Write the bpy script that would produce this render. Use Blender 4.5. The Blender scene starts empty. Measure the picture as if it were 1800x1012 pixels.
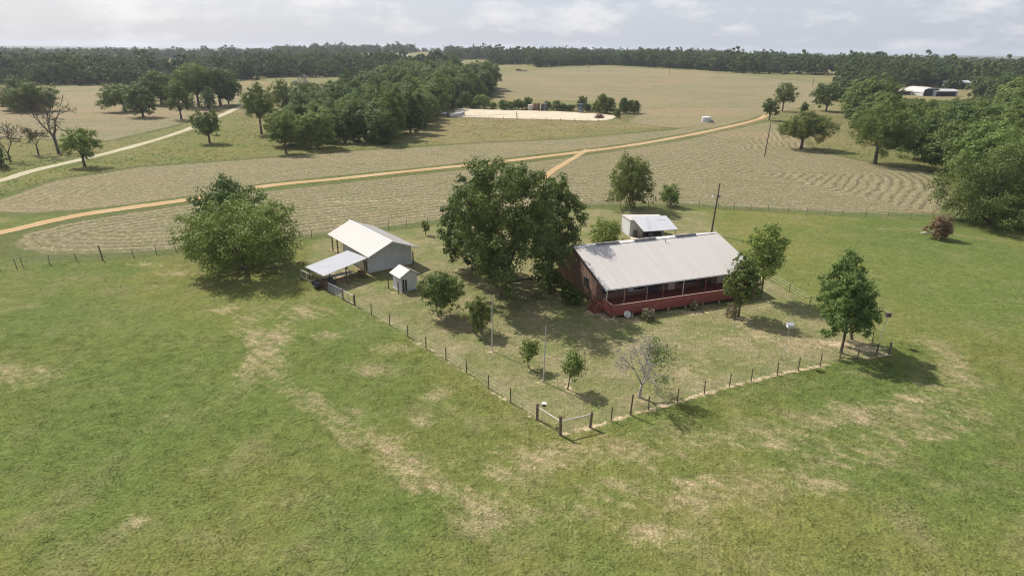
import bpy, math, random
import numpy as np
from mathutils import Matrix, Vector

scene = bpy.context.scene
COL = scene.collection
PI = math.pi

# ------------------------------------------------------------------ camera
F, CX, CY, H, HZ = 1080.0, 900.0, 506.0, 28.0, 90.0
PITCH = math.atan((CY - HZ) / F)
ROLL = 0.010
cam = bpy.data.cameras.new('camera')
cam.sensor_width = 36.0
cam.lens = F / 1800.0 * 36.0
cam.clip_start = 0.5
cam.clip_end = 30000
co = bpy.data.objects.new('camera', cam)
COL.objects.link(co)
_fw = Vector((0, math.cos(PITCH), -math.sin(PITCH)))
_up = Vector((0, math.sin(PITCH), math.cos(PITCH)))
_rt = Vector((1, 0, 0))
_r = math.cos(ROLL) * _rt + math.sin(ROLL) * _up
_u = -math.sin(ROLL) * _rt + math.cos(ROLL) * _up
_m = Matrix((_r, _u, -_fw)).transposed().to_4x4()
_m.translation = Vector((0, 0, H))
co.matrix_world = _m
scene.camera = co

# ------------------------------------------------------------------ light
SUN_EL = math.radians(47)
SHADOW_AZ = math.radians(-43)
d = Vector((math.cos(SUN_EL) * math.cos(SHADOW_AZ), math.cos(SUN_EL) * math.sin(SHADOW_AZ), -math.sin(SUN_EL)))
sl = bpy.data.lights.new('sun', 'SUN')
sl.energy = 4.8
sl.angle = math.radians(0.55)
sl.color = (1.0, 0.94, 0.86)
so = bpy.data.objects.new('sun', sl)
so.rotation_euler = d.to_track_quat('-Z', 'Y').to_euler()
COL.objects.link(so)

world = bpy.data.worlds.new('World')
scene.world = world
world.use_nodes = True
wn = world.node_tree.nodes
wl = world.node_tree.links
wn.clear()
w_out = wn.new('ShaderNodeOutputWorld')
w_bg = wn.new('ShaderNodeBackground')
w_bg.inputs['Strength'].default_value = 0.10
sky = wn.new('ShaderNodeTexSky')
sky.sky_type = 'NISHITA'
sky.sun_disc = False
sky.sun_elevation = SUN_EL
sky.sun_rotation = math.atan2(-d.x, -d.y)
sky.dust_density = 2.0
sky.air_density = 1.0
# thin broken cloud: a noise on the sky direction mixes a milky veil over the clear sky
w_tc = wn.new('ShaderNodeTexCoord')
w_map = wn.new('ShaderNodeMapping')
w_map.inputs['Scale'].default_value = (9.0, 9.0, 24.0)
w_map.inputs['Location'].default_value = (3.1, 0.4, 0.0)
w_no = wn.new('ShaderNodeTexNoise')
w_no.inputs['Scale'].default_value = 1.0
w_no.inputs['Detail'].default_value = 9
w_no.inputs['Roughness'].default_value = 0.58
w_r1 = wn.new('ShaderNodeValToRGB')
w_r1.color_ramp.elements[0].position = 0.50
w_r1.color_ramp.elements[1].position = 0.68
w_veil = wn.new('ShaderNodeMix'); w_veil.data_type = 'RGBA'
w_veil.inputs[0].default_value = 0.72
w_veil.inputs[7].default_value = (4.6, 4.95, 5.85, 1)
w_cl = wn.new('ShaderNodeMix'); w_cl.data_type = 'RGBA'
w_cl.inputs[7].default_value = (7.9, 7.6, 7.5, 1)
w_mul = wn.new('ShaderNodeMath'); w_mul.operation = 'MULTIPLY'
w_mul.inputs[1].default_value = 0.6
wl.new(w_tc.outputs['Generated'], w_map.inputs['Vector'])
wl.new(w_map.outputs[0], w_no.inputs['Vector'])
wl.new(w_no.outputs['Fac'], w_r1.inputs[0])
wl.new(w_r1.outputs[0], w_mul.inputs[0])
wl.new(sky.outputs[0], w_veil.inputs[6])
wl.new(w_veil.outputs[2], w_cl.inputs[6])
wl.new(w_mul.outputs[0], w_cl.inputs[0])
wl.new(w_cl.outputs[2], w_bg.inputs['Color'])
wl.new(w_bg.outputs[0], w_out.inputs['Surface'])

scene.view_settings.view_transform = 'Standard'
scene.view_settings.look = 'None'
scene.view_settings.gamma = 1
scene.view_settings.exposure = 0.42
scene.render.engine = 'CYCLES'
scene.cycles.filter_width = 1.1
scene.render.resolution_x = 1024
scene.render.resolution_y = 575

# ------------------------------------------------------------------ terrain
def sst(a, b, x):
    t = np.clip((x - a) / (b - a), 0, 1)
    return t * t * (3 - 2 * t)

def terrain(x, y):
    x = np.asarray(x, float); y = np.asarray(y, float)
    h = 11.5 * sst(290, 850, y) * np.exp(-((x - 150) / 430.0) ** 2) * (1 - 0.4 * sst(900, 1500, y))
    h = h + 15 * np.exp(-((x + 290) / 420.0) ** 2 - ((y - 1550) / 420.0) ** 2)
    h = h + 7 * sst(650, 1800, y)
    h = h + sst(2200, 6000, y) * (13 + 6 * np.sin(x / 900.0 + 1.0) + 4 * np.sin(x / 370.0 + y / 800.0))
    h = h + 5 * sst(380, 900, y) * np.exp(-((x - 420) / 200.0) ** 2)
    return h

def ray(px, py):
    u = px - CX; v = CY - py
    c, s = math.cos(ROLL), math.sin(ROLL)
    u2 = c * u - s * v; v2 = s * u + c * v
    dd = np.array([u2, F * math.cos(PITCH) + v2 * math.sin(PITCH), -F * math.sin(PITCH) + v2 * math.cos(PITCH)])
    return dd / np.linalg.norm(dd)

def at(px, py, z=None):
    """ground point seen at a photo pixel (or the point at height z)"""
    r = ray(px, py)
    if z is not None:
        t = (z - H) / r[2]
        return np.array([0, 0, H]) + r * t
    ts = np.concatenate([np.arange(20, 400, 1.0), np.arange(400, 4000, 4.0)])
    P = np.array([0, 0, H]) + ts[:, None] * r
    below = P[:, 2] < terrain(P[:, 0], P[:, 1])
    i = int(np.argmax(below)) if below.any() else len(ts) - 1
    lo, hi = ts[max(i - 1, 0)], ts[i]
    for _ in range(30):
        m = (lo + hi) / 2
        p = np.array([0, 0, H]) + m * r
        if p[2] < float(terrain(p[0], p[1])): hi = m
        else: lo = m
    p = np.array([0, 0, H]) + hi * r
    p[2] = float(terrain(p[0], p[1]))
    return p

def on_ground(x, y):
    return np.array([x, y, float(terrain(x, y))])

def proj(P):
    P = np.array(P, float) - [0, 0, H]
    zc = P[1] * math.cos(PITCH) - P[2] * math.sin(PITCH)
    v2 = (P[1] * math.sin(PITCH) + P[2] * math.cos(PITCH)) * F / zc; u2 = P[0] * F / zc
    c, s = math.cos(ROLL), math.sin(ROLL)
    return CX + c * u2 + s * v2, CY - (-s * u2 + c * v2)

def depth_of(P):
    return P[1] * math.cos(PITCH) + (H - P[2]) * math.sin(PITCH)

def rise(P, py):
    """height above P of the point that reaches photo row py"""
    lo, hi = 0.0, 60.0
    for _ in range(40):
        m = (lo + hi) / 2
        if proj([P[0], P[1], P[2] + m])[1] > py: lo = m
        else: hi = m
    return lo

# ------------------------------------------------------------------ node helpers
class NT:
    def __init__(self, name):
        self.m = bpy.data.materials.new(name)
        self.m.use_nodes = True
        self.t = self.m.node_tree
        self.t.nodes.clear()
        self.out = self.t.nodes.new('ShaderNodeOutputMaterial')
    def n(self, typ, **kw):
        nd = self.t.nodes.new(typ)
        for k, v in kw.items(): setattr(nd, k, v)
        return nd
    def l(self, a, b): self.t.links.new(a, b)
    def put(self, sock, v):
        if v is None: return
        if hasattr(v, 'is_linked') or isinstance(v, bpy.types.NodeSocket): self.l(v, sock)
        else:
            if isinstance(v, (tuple, list)) and len(v) == 3 and sock.type == 'RGBA': v = (*v, 1)
            sock.default_value = v
    def math(self, op, a, b=None, c=None):
        nd = self.n('ShaderNodeMath', operation=op)
        self.put(nd.inputs[0], a); self.put(nd.inputs[1], b); self.put(nd.inputs[2], c)
        return nd.outputs[0]
    def mix(self, f, a, b):
        nd = self.n('ShaderNodeMix', data_type='RGBA')
        self.put(nd.inputs[0], f); self.put(nd.inputs[6], a); self.put(nd.inputs[7], b)
        return nd.outputs[2]
    def mul(self, a, b):
        nd = self.n('ShaderNodeMix', data_type='RGBA', blend_type='MULTIPLY')
        nd.inputs[0].default_value = 1
        self.put(nd.inputs[6], a); self.put(nd.inputs[7], b)
        return nd.outputs[2]
    def noise(self, vec, scale, detail=4, rough=0.55):
        nd = self.n('ShaderNodeTexNoise')
        nd.inputs['Scale'].default_value = scale
        nd.inputs['Detail'].default_value = detail
        nd.inputs['Roughness'].default_value = rough
        if vec is not None: self.l(vec, nd.inputs['Vector'])
        return nd.outputs['Fac']
    def maprange(self, v, a, b, c=0.0, d=1.0, smooth=True):
        nd = self.n('ShaderNodeMapRange')
        if smooth: nd.interpolation_type = 'SMOOTHSTEP'
        self.put(nd.inputs[0], v)
        for i, q in enumerate((a, b, c, d)): self.put(nd.inputs[i + 1], q)
        return nd.outputs[0]
    def attr(self, name):
        return self.n('ShaderNodeAttribute', attribute_name=name).outputs['Fac']
    def mapping(self, vec, scale=(1, 1, 1), rot=(0, 0, 0)):
        nd = self.n('ShaderNodeMapping')
        nd.inputs['Scale'].default_value = scale
        nd.inputs['Rotation'].default_value = rot
        self.l(vec, nd.inputs['Vector'])
        return nd.outputs[0]
    def aniso(self, vec, theta, along, across=1.0):
        """coordinates stretched along the ground direction theta"""
        nd = self.n('ShaderNodeMapping', vector_type='TEXTURE')
        nd.inputs['Scale'].default_value = (1 / along, 1 / across, 1)
        nd.inputs['Rotation'].default_value = (0, 0, theta)
        self.l(vec, nd.inputs['Vector'])
        return nd.outputs[0]
    def grey(self, v):
        nd = self.n('ShaderNodeCombineColor')
        for i in range(3): self.l(v, nd.inputs[i])
        return nd.outputs[0]
    def principled(self, col, rough=0.8, bump=None, strength=0.3, dist=0.05, metallic=0.0, spec=0.3):
        p = self.n('ShaderNodeBsdfPrincipled')
        self.put(p.inputs['Base Color'], col)
        self.put(p.inputs['Roughness'], rough)
        p.inputs['Metallic'].default_value = metallic
        p.inputs['Specular IOR Level'].default_value = spec
        if bump is not None:
            b = self.n('ShaderNodeBump')
            b.inputs['Strength'].default_value = strength
            b.inputs['Distance'].default_value = dist
            self.l(bump, b.inputs['Height'])
            self.l(b.outputs[0], p.inputs['Normal'])
        self.l(p.outputs[0], self.out.inputs['Surface'])
        return p

def ground_material(name, bump=True):
    t = NT(name)
    pos = t.n('ShaderNodeNewGeometry').outputs['Position']
    dry, tan, gold = t.attr('dry'), t.attr('tan'), t.attr('gold')
    yard, sand, hay, row, amp = t.attr('yard'), t.attr('sand'), t.attr('hay'), t.attr('row'), t.attr('amp')
    forest, lush = t.attr('forest'), t.attr('lush')
    n_big = t.noise(pos, 0.035, 5, 0.6)
    n_mid = t.noise(pos, 0.22, 5, 0.62)
    n_sml = t.noise(pos, 1.6, 4, 0.6)
    n_fin = t.noise(pos, 6.5, 3, 0.6)
    # pasture
    g = t.mix(t.maprange(n_big, .35, .65), (.104, .138, .036), (.170, .168, .050))
    g = t.mix(t.math('MULTIPLY', t.maprange(n_mid, .46, .72), .6), g, (.215, .188, .095))
    g = t.mix(t.math('MULTIPLY', t.maprange(t.noise(t.mapping(pos, (1, 1, 1), (0, 0, .6)), .09, 6, .7), .5, .66), .5), g, (.118, .152, .044))
    g = t.mix(t.math('MULTIPLY', lush, .6), g, (.112, .150, .038))
    # mown yard
    n_str2 = t.noise(t.aniso(pos, .35, .4), 1.2, 5, .68)
    y = t.mix(t.maprange(n_mid, .35, .65), (.152, .165, .060), (.228, .202, .104))
    y = t.mix(t.math('MULTIPLY', t.maprange(n_str2, .56, .72), .75), y, (.34, .285, .165))
    g = t.mix(yard, g, y)
    # meadow tones
    g = t.mix(t.math('MULTIPLY', gold, t.maprange(n_mid, .25, .6)), g, (.235, .192, .080))
    tc = t.mix(t.maprange(n_mid, .3, .7), (.255, .210, .118), (.210, .188, .092))
    tc = t.mix(t.math('MULTIPLY', t.maprange(n_big, .4, .66), .7), tc, (.165, .172, .070))
    g = t.mix(tan, g, tc)
    # dry patches with ragged edges
    n_str = t.noise(t.aniso(pos, -.62, .25), 1.05, 6, .68)
    e = t.math('ADD', t.math('ADD', t.math('MULTIPLY', t.math('SUBTRACT', n_mid, .5), .9), t.math('MULTIPLY', t.math('SUBTRACT', n_str, .5), 1.9)), t.math('MULTIPLY', t.math('SUBTRACT', n_sml, .5), 1.0))
    dm = t.maprange(t.math('ADD', dry, e), .22, 1.25)
    straw = t.mix(t.maprange(n_fin, .35, .65), (.30, .228, .135), (.42, .325, .205))
    g = t.mix(t.math('MULTIPLY', dm, .82), g, straw)
    # hay field windrows
    wob = t.math('MULTIPLY', t.math('SUBTRACT', t.noise(pos, .07, 3), .5), 4.0)
    wob2 = t.math('MULTIPLY', t.math('SUBTRACT', t.noise(pos, .5, 3), .5), 1.1)
    ph = t.math('MULTIPLY', t.math('ADD', t.math('ADD', row, wob), wob2), 2 * PI / 2.1)
    wave = t.math('MULTIPLY_ADD', t.math('SINE', ph), .5, .5)
    wave2 = t.math('MULTIPLY_ADD', t.math('SINE', t.math('MULTIPLY', ph, .29)), .5, .5)
    brk = t.maprange(t.noise(pos, .30, 5, .65), .34, .62, .40, 1.0)
    wv = t.math('MULTIPLY', t.math('MULTIPLY', t.math('POWER', wave, 1.6), brk), amp)
    hc = t.mix(t.maprange(n_mid, .3, .7), (.232, .200, .122), (.172, .168, .088))
    hc = t.mix(t.math('MULTIPLY', t.maprange(t.noise(pos, .05, 5, .65), .5, .68), .6), hc, (.155, .160, .072))
    hc = t.mix(t.math('MULTIPLY', wave2, t.math('MULTIPLY', amp, .45)), hc, (.215, .190, .098))
    hc = t.mix(t.math('MULTIPLY', wv, .74), hc, (.130, .112, .058))
    hc = t.mix(t.math('MULTIPLY', t.maprange(n_sml, .52, .72), .85), hc, (.42, .345, .225))
    hm = t.maprange(t.math('ADD', hay, t.math('MULTIPLY', t.math('SUBTRACT', n_mid, .5), 3.0)), -.4, .5)
    g = t.mix(hm, g, hc)
    # uncut verge round the mown fields, and rough streaks in the far grass
    vg = t.math('MULTIPLY', t.maprange(t.math('ADD', hay, t.math('MULTIPLY', t.math('SUBTRACT', n_mid, .5), 2.0)), -4.5, -2.0), t.math('SUBTRACT', 1.0, hm))
    g = t.mix(t.math('MULTIPLY', vg, t.maprange(n_big, .3, .6, .3, .75)), g, (.095, .108, .044))
    strk = t.noise(t.aniso(pos, .35, .14, .9), .16, 6, .68)
    g = t.mix(t.math('MULTIPLY', t.math('MULTIPLY', t.maprange(strk, .47, .66), .62), t.math('MAXIMUM', tan, t.math('MULTIPLY', hm, t.math('SUBTRACT', 1.0, amp)))), g, (.150, .150, .066))
    strk2 = t.noise(t.aniso(pos, -.15, .35, .8), .030, 6, .66)
    g = t.mix(t.math('MULTIPLY', t.maprange(strk2, .44, .6), t.math('MULTIPLY', t.math('MAXIMUM', tan, t.math('MULTIPLY', hm, t.math('SUBTRACT', 1.0, amp))), .75)), g, (.30, .215, .125))
    rgh = t.noise(pos, .13, 6, .72)
    gm = t.math('MAXIMUM', gold, t.math('MULTIPLY', tan, t.math('SUBTRACT', 1.0, hm)))
    g = t.mix(t.math('MULTIPLY', t.math('MULTIPLY', gm, t.maprange(rgh, .5, .66)), .75), g, (.165, .125, .068))
    g = t.mix(t.math('MULTIPLY', t.math('MULTIPLY', gm, t.maprange(rgh, .46, .34)), .7), g, (.100, .130, .046))
    # bare sandy ground
    sm = t.maprange(t.math('ADD', sand, t.math('MULTIPLY', e, .8)), .42, .8)
    g = t.mix(sm, g, t.mix(t.maprange(n_sml, .35, .65), (.37, .285, .175), (.46, .37, .235)))
    g = t.mix(forest, g, t.mix(t.maprange(t.noise(pos, .012, 5, .6), .4, .6), (.035, .05, .026), (.065, .08, .035)))
    # individual tufts
    g = t.mul(g, t.grey(t.maprange(t.noise(pos, .62, 4, .65), .3, .7, .86, 1.12, False)))
    var = t.math('MULTIPLY', t.maprange(n_fin, .28, .72, .66, 1.30, False), t.maprange(n_sml, .3, .7, .80, 1.18, False))
    g = t.mul(g, t.grey(var))
    hgt = None
    if bump:
        hgt = t.math('ADD', t.math('ADD', t.math('MULTIPLY', n_fin, .12), t.math('MULTIPLY', n_sml, .30)), t.math('MULTIPLY', t.noise(pos, 3.2, 3, .6), .26))
        hgt = t.math('SUBTRACT', hgt, t.math('MULTIPLY', t.math('MULTIPLY', wv, hm), .45))
    p = t.principled(g, .95, hgt, 0.95, 0.55, spec=0.05)
    if not bump:
        tr = t.n('ShaderNodeBsdfTranslucent'); t.l(g, tr.inputs['Color'])
        mx = t.n('ShaderNodeMixShader'); mx.inputs[0].default_value = .5
        t.l(p.outputs[0], mx.inputs[1]); t.l(tr.outputs[0], mx.inputs[2]); t.l(mx.outputs[0], t.out.inputs['Surface'])
    return t.m

def noisy(name, c1, c2, scale=2.0, rough=.85, bump=.0, c3=None, mp=(1, 1, 1), metallic=0.0, spec=.3, object_space=True, dist=.02):
    t = NT(name)
    v = t.n('ShaderNodeTexCoord').outputs['Object'] if object_space else t.n('ShaderNodeNewGeometry').outputs['Position']
    v = t.mapping(v, mp)
    n = t.noise(v, scale, 6, .62)
    c = t.mix(t.maprange(n, .32, .68), c1, c2)
    if c3: c = t.mix(t.maprange(t.noise(v, scale * .37, 5, .65), .55, .75), c, c3)
    t.principled(c, rough, n if bump else None, bump, dist, metallic, spec)
    return t.m

def leaf_material(name, c1, c2, c3, trans=.32):
    t = NT(name)
    pos = t.n('ShaderNodeNewGeometry').outputs['Position']
    rnd = t.attr('tone') if name == 'wood_leaves' else t.n('ShaderNodeObjectInfo').outputs['Random']
    c = t.mix(t.maprange(t.noise(pos, .55, 3), .35, .65), c1, c2)
    c = t.mix(t.math('MULTIPLY', t.maprange(t.noise(pos, 3.1, 2), .5, .75), .6), c, c3)
    c = t.mul(c, t.mix(rnd, (.72, .80, .78), (1.26, 1.16, .98)))
    p = t.n('ShaderNodeBsdfPrincipled')
    t.l(c, p.inputs['Base Color']); p.inputs['Roughness'].default_value = .6
    p.inputs['Specular IOR Level'].default_value = .04 if name == 'wood_leaves' else .18
    tr = t.n('ShaderNodeBsdfTranslucent'); t.l(c, tr.inputs['Color'])
    mx = t.n('ShaderNodeMixShader'); mx.inputs[0].default_value = trans
    t.l(p.outputs[0], mx.inputs[1]); t.l(tr.outputs[0], mx.inputs[2])
    t.l(mx.outputs[0], t.out.inputs['Surface'])
    return t.m

M = {}
M['ground'] = ground_material('pasture')
M['blade'] = ground_material('grass_blade', False)
def road_material(name, c1, c2, mid, edge, scale):
    t = NT(name)
    pos = t.n('ShaderNodeNewGeometry').outputs['Position']
    ac = t.math('ABSOLUTE', t.attr('across'))
    n1 = t.noise(pos, scale, 6, .65); n2 = t.noise(pos, 1.6, 5, .65)
    c = t.mix(t.maprange(n1, .35, .65), c1, c2)
    c = t.mix(t.math('MULTIPLY', t.maprange(n2, .5, .75), .4), c, mid)
    crown_ = t.math('MULTIPLY', t.maprange(t.math('ADD', ac, t.math('MULTIPLY', t.math('SUBTRACT', n2, .5), .5)), .30, .10), .55)
    c = t.mix(crown_, c, mid)
    eg = t.maprange(t.math('ADD', ac, t.math('MULTIPLY', t.math('SUBTRACT', n2, .5), 1.1)), .78, 1.02)
    c = t.mix(eg, c, edge)
    t.principled(c, .95, t.math('ADD', n2, t.math('MULTIPLY', ac, -1.0)), .4, .12, spec=.05)
    return t.m
M['road'] = road_material('orange_dirt', (.38, .245, .125), (.42, .30, .17), (.31, .24, .13), (.16, .155, .065), .06)
M['lane'] = road_material('pale_gravel', (.40, .35, .235), (.45, .41, .295), (.27, .25, .14), (.15, .155, .065), .1)
M['pad'] = noisy('pale_sand', (.46, .39, .28), (.52, .45, .335), .12, .95, .2, (.37, .31, .21), object_space=False, spec=.05)
M['dirt'] = noisy('yard_dirt', (.33, .23, .14), (.42, .32, .21), .8, .95, .3, (.26, .19, .11), object_space=False, spec=.05)
M['leaf_dark'] = leaf_material('oak_leaves', (.100, .138, .040), (.134, .174, .050), (.176, .212, .072))
M['leaf_mid'] = leaf_material('green_leaves', (.115, .160, .040), (.145, .192, .050), (.190, .230, .075))
M['leaf_light'] = leaf_material('pale_leaves', (.145, .205, .050), (.180, .240, .064), (.220, .270, .095))
M['leaf_far'] = leaf_material('wood_leaves', (.080, .108, .044), (.098, .130, .050), (.112, .142, .056))
M['leaf_brown'] = leaf_material('withered_leaves', (.27, .155, .085), (.33, .20, .115), (.38, .27, .18))
M['leaf_grey'] = leaf_material('dusty_shrub_leaves', (.16, .15, .09), (.22, .20, .13), (.26, .22, .15))
M['bark'] = noisy('bark', (.075, .06, .045), (.13, .105, .08), 6, .95, .5, mp=(1, 1, .25))
M['dead_wood'] = noisy('weathered_branch', (.28, .25, .22), (.38, .35, .31), 6, .9, .4, mp=(1, 1, .3))
M['post_wood'] = noisy('post_wood', (.10, .075, .05), (.19, .145, .10), 9, .95, .5, mp=(1, 1, .2))
M['pole_wood'] = noisy('pole_wood', (.085, .07, .055), (.14, .115, .09), 5, .95, .4, mp=(1, 1, .15))
M['pale_wood'] = noisy('pale_wood', (.42, .37, .30), (.55, .50, .42), 7, .9, .3, mp=(1, 1, .3))
M['white_metal'] = noisy('white_steel_sheet', (.52, .525, .53), (.58, .58, .58), .8, .5, .0, (.48, .475, .46))
M['roof_warm'] = noisy('pale_roof_steel', (.445, .415, .385), (.475, .445, .415), 1.0, .5, .0, (.425, .395, .365), mp=(2.4, .10, .10))
M['barn_roof'] = noisy('barn_roof_steel', (.37, .345, .315), (.395, .37, .34), 1.0, .55, .0, (.35, .325, .295), mp=(2.2, .12, .12))
M['roof_cool'] = noisy('bright_roof_steel', (.40, .405, .425), (.44, .445, .46), 1.0, .45, .0, (.36, .365, .38), mp=(1.6, .3, .3))
M['trim'] = noisy('white_trim', (.60, .60, .59), (.68, .68, .67), 3, .6)
M['dark'] = noisy('dark_opening', (.018, .018, .02), (.03, .03, .032), 2, .7)
M['dark_metal'] = noisy('dark_steel', (.06, .06, .065), (.10, .10, .11), 4, .55)
M['grey_metal'] = noisy('galvanised_steel', (.36, .37, .38), (.46, .47, .48), 6, .5, metallic=.3)
M['rust'] = noisy('rusty_steel', (.13, .07, .045), (.20, .12, .08), 5, .85, .3)
M['blue_paint'] = noisy('blue_grey_paint', (.10, .13, .20), (.14, .17, .25), 3, .55)
M['cream'] = noisy('cream_paint', (.55, .50, .42), (.63, .58, .50), 2, .7)
M['red_deck'] = noisy('red_stained_deck', (.20, .058, .046), (.245, .078, .062), 3, .75, .2, (.14, .044, .038), mp=(4, .6, 1))
M['red_rail'] = noisy('red_stained_rail', (.25, .072, .057), (.30, .095, .075), 4, .75, .1, (.32, .14, .11))
M['rail_top'] = noisy('weathered_rail', (.33, .22, .17), (.42, .30, .24), 4, .8)
M['rail_side'] = noisy('plank_wall', (.215, .130, .092), (.275, .175, .128), 2.2, .8, .3, (.18, .11, .085), mp=(5, 5, .35))

gt = NT('window_glass')
_p = gt.principled((.03, .035, .04), .08, spec=.6)
M['glass'] = gt.m

# ------------------------------------------------------------------ mesh helpers
class MB:
    """collects shapes into ONE mesh"""
    def __init__(self): self.v = []; self.f = []
    def add(self, vs, fs):
        o = len(self.v)
        self.v += [tuple(map(float, p)) for p in vs]
        self.f += [tuple(o + i for i in q) for q in fs]
        return self
    def box(self, x0, x1, y0, y1, z0, z1, bev=0.0):
        b = min(bev, (x1 - x0) / 3, (y1 - y0) / 3, (z1 - z0) / 3)
        if b <= 0:
            vs = [(x, y, z) for z in (z0, z1) for y in (y0, y1) for x in (x0, x1)]
            return self.add(vs, [(0, 2, 3, 1), (4, 5, 7, 6), (0, 1, 5, 4), (2, 6, 7, 3), (0, 4, 6, 2), (1, 3, 7, 5)])
        rings = [(z0, b), (z0 + b, 0), (z1 - b, 0), (z1, b)]
        vs = []
        for z, q in rings:
            a, c, e, g = x0 + q, x1 - q, y0 + q, y1 - q
            vs += [(a + b, e, z), (c - b, e, z), (c, e + b, z), (c, g - b, z), (c - b, g, z), (a + b, g, z), (a, g - b, z), (a, e + b, z)]
        fs = [tuple(range(7, -1, -1)), tuple(range(24, 32))]
        for k in range(3):
            for i in range(8):
                j = (i + 1) % 8
                fs.append((k * 8 + i, k * 8 + j, k * 8 + 8 + j, k * 8 + 8 + i))
        return self.add(vs, fs)
    def tube(self, pts, rad, n=6, cap=True):
        pts = [Vector([float(q) for q in p]) for p in pts]
        rad = [float(q) for q in rad] if hasattr(rad, '__len__') else [float(rad)] * len(pts)
        vs = []; fs = []
        prev = None
        for i, p in enumerate(pts):
            tdir = (pts[min(i + 1, len(pts) - 1)] - pts[max(i - 1, 0)])
            if tdir.length < 1e-9: tdir = Vector((0, 0, 1))
            tdir.normalize()
            a = prev if prev is not None else (Vector((1, 0, 0)) if abs(tdir.x) < .9 else Vector((0, 1, 0)))
            b = tdir.cross(a).normalized(); a = b.cross(tdir).normalized(); prev = a
            for k in range(n):
                th = 2 * PI * k / n
                vs.append(p + rad[i] * (math.cos(th) * a + math.sin(th) * b))
        for i in range(len(pts) - 1):
            for k in range(n):
                k2 = (k + 1) % n
                fs.append((i * n + k, i * n + k2, (i + 1) * n + k2, (i + 1) * n + k))
        if cap:
            fs.append(tuple(range(n - 1, -1, -1)))
            fs.append(tuple((len(pts) - 1) * n + k for k in range(n)))
        return self.add(vs, fs)
    def slab(self, quad, th):
        """a sheet through four corners, th thick downwards"""
        q = [Vector(p) for p in quad]
        nrm = (q[1] - q[0]).cross(q[3] - q[0]).normalized()
        if nrm.z < 0: nrm = -nrm
        vs = [p for p in q] + [p - nrm * th for p in q]
        return self.add(vs, [(0, 1, 2, 3), (7, 6, 5, 4), (0, 4, 5, 1), (1, 5, 6, 2), (2, 6, 7, 3), (3, 7, 4, 0)])
    def prism(self, poly, axis, a, b):
        """polygon (2d) swept along axis x/y from a to b"""
        n = len(poly)
        def mk(p, t): return (t, p[0], p[1]) if axis == 'x' else ((p[0], t, p[1]) if axis == 'y' else (p[0], p[1], t))
        vs = [mk(p, a) for p in poly] + [mk(p, b) for p in poly]
        fs = [tuple(range(n)), tuple(range(2 * n - 1, n - 1, -1))]
        for i in range(n):
            j = (i + 1) % n
            fs.append((i, n + i, n + j, j))
        return self.add(vs, fs)
    def lathe(self, prof, c=(0, 0, 0), n=20):
        vs = []; fs = []
        for r, z in prof:
            for k in range(n):
                th = 2 * PI * k / n
                vs.append((c[0] + r * math.cos(th), c[1] + r * math.sin(th), c[2] + z))
        for i in range(len(prof) - 1):
            for k in range(n):
                k2 = (k + 1) % n
                fs.append((i * n + k, i * n + k2, (i + 1) * n + k2, (i + 1) * n + k))
        fs.append(tuple(range(n - 1, -1, -1))); fs.append(tuple((len(prof) - 1) * n + k for k in range(n)))
        return self.add(vs, fs)
    def build(self, name, mat, parent=None, smooth=False):
        me = bpy.data.meshes.new(name)
        me.from_pydata(self.v, [], self.f)
        me.materials.append(M[mat] if isinstance(mat, str) else mat)
        me.update()
        import bmesh
        bm = bmesh.new(); bm.from_mesh(me)
        bmesh.ops.recalc_face_normals(bm, faces=bm.faces)
        bm.to_mesh(me); bm.free()
        if smooth:
            for p in me.polygons: p.use_smooth = True
        o = bpy.data.objects.new(name, me)
        COL.objects.link(o)
        if parent is not None: o.parent = parent
        return o

def tag(o, label=None, cat=None, group=None, kind=None):
    if label: o['label'] = label
    if cat: o['category'] = cat
    if group: o['group'] = group
    if kind: o['kind'] = kind
    return o

def thing(name, label, cat, loc, rz=0.0, group=None):
    o = bpy.data.objects.new(name, None)
    o.empty_display_size = .3
    COL.objects.link(o)
    o.location = [float(q) for q in loc]; o.rotation_euler = (0, 0, rz)
    return tag(o, label, cat, group)

def raw_mesh(name, V, Q, mat, tri=False):
    """mesh from numpy arrays, Q faces all quads (or tris)"""
    k = 3 if tri else 4
    me = bpy.data.meshes.new(name)
    me.vertices.add(len(V)); me.vertices.foreach_set('co', np.ascontiguousarray(V, np.float32).ravel())
    me.loops.add(len(Q) * k); me.loops.foreach_set('vertex_index', np.ascontiguousarray(Q, np.int32).ravel())
    me.polygons.add(len(Q))
    me.polygons.foreach_set('loop_start', np.arange(0, len(Q) * k, k, dtype=np.int32))
    me.materials.append(M[mat] if isinstance(mat, str) else mat)
    me.update(calc_edges=True)
    return me

def link_mesh(name, me, parent=None):
    o = bpy.data.objects.new(name, me)
    COL.objects.link(o)
    if parent is not None: o.parent = parent
    return o

def px_line(pts):
    return np.array([at(*p)[:2] for p in pts])

def smooth_line(P, step):
    """Catmull-Rom through points, resampled every step metres"""
    P = np.asarray(P, float)
    Q = np.vstack([2 * P[0] - P[1], P, 2 * P[-1] - P[-2]])
    out = []
    for i in range(1, len(Q) - 2):
        L = np.linalg.norm(Q[i + 1] - Q[i]); n = max(2, int(L / step))
        for t in np.arange(n) / n:
            a, b, c, e = Q[i - 1], Q[i], Q[i + 1], Q[i + 2]
            out.append(.5 * ((2 * b) + (-a + c) * t + (2 * a - 5 * b + 4 * c - e) * t * t + (-a + 3 * b - 3 * c + e) * t ** 3))
    out.append(Q[-2])
    return np.array(out)

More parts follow.
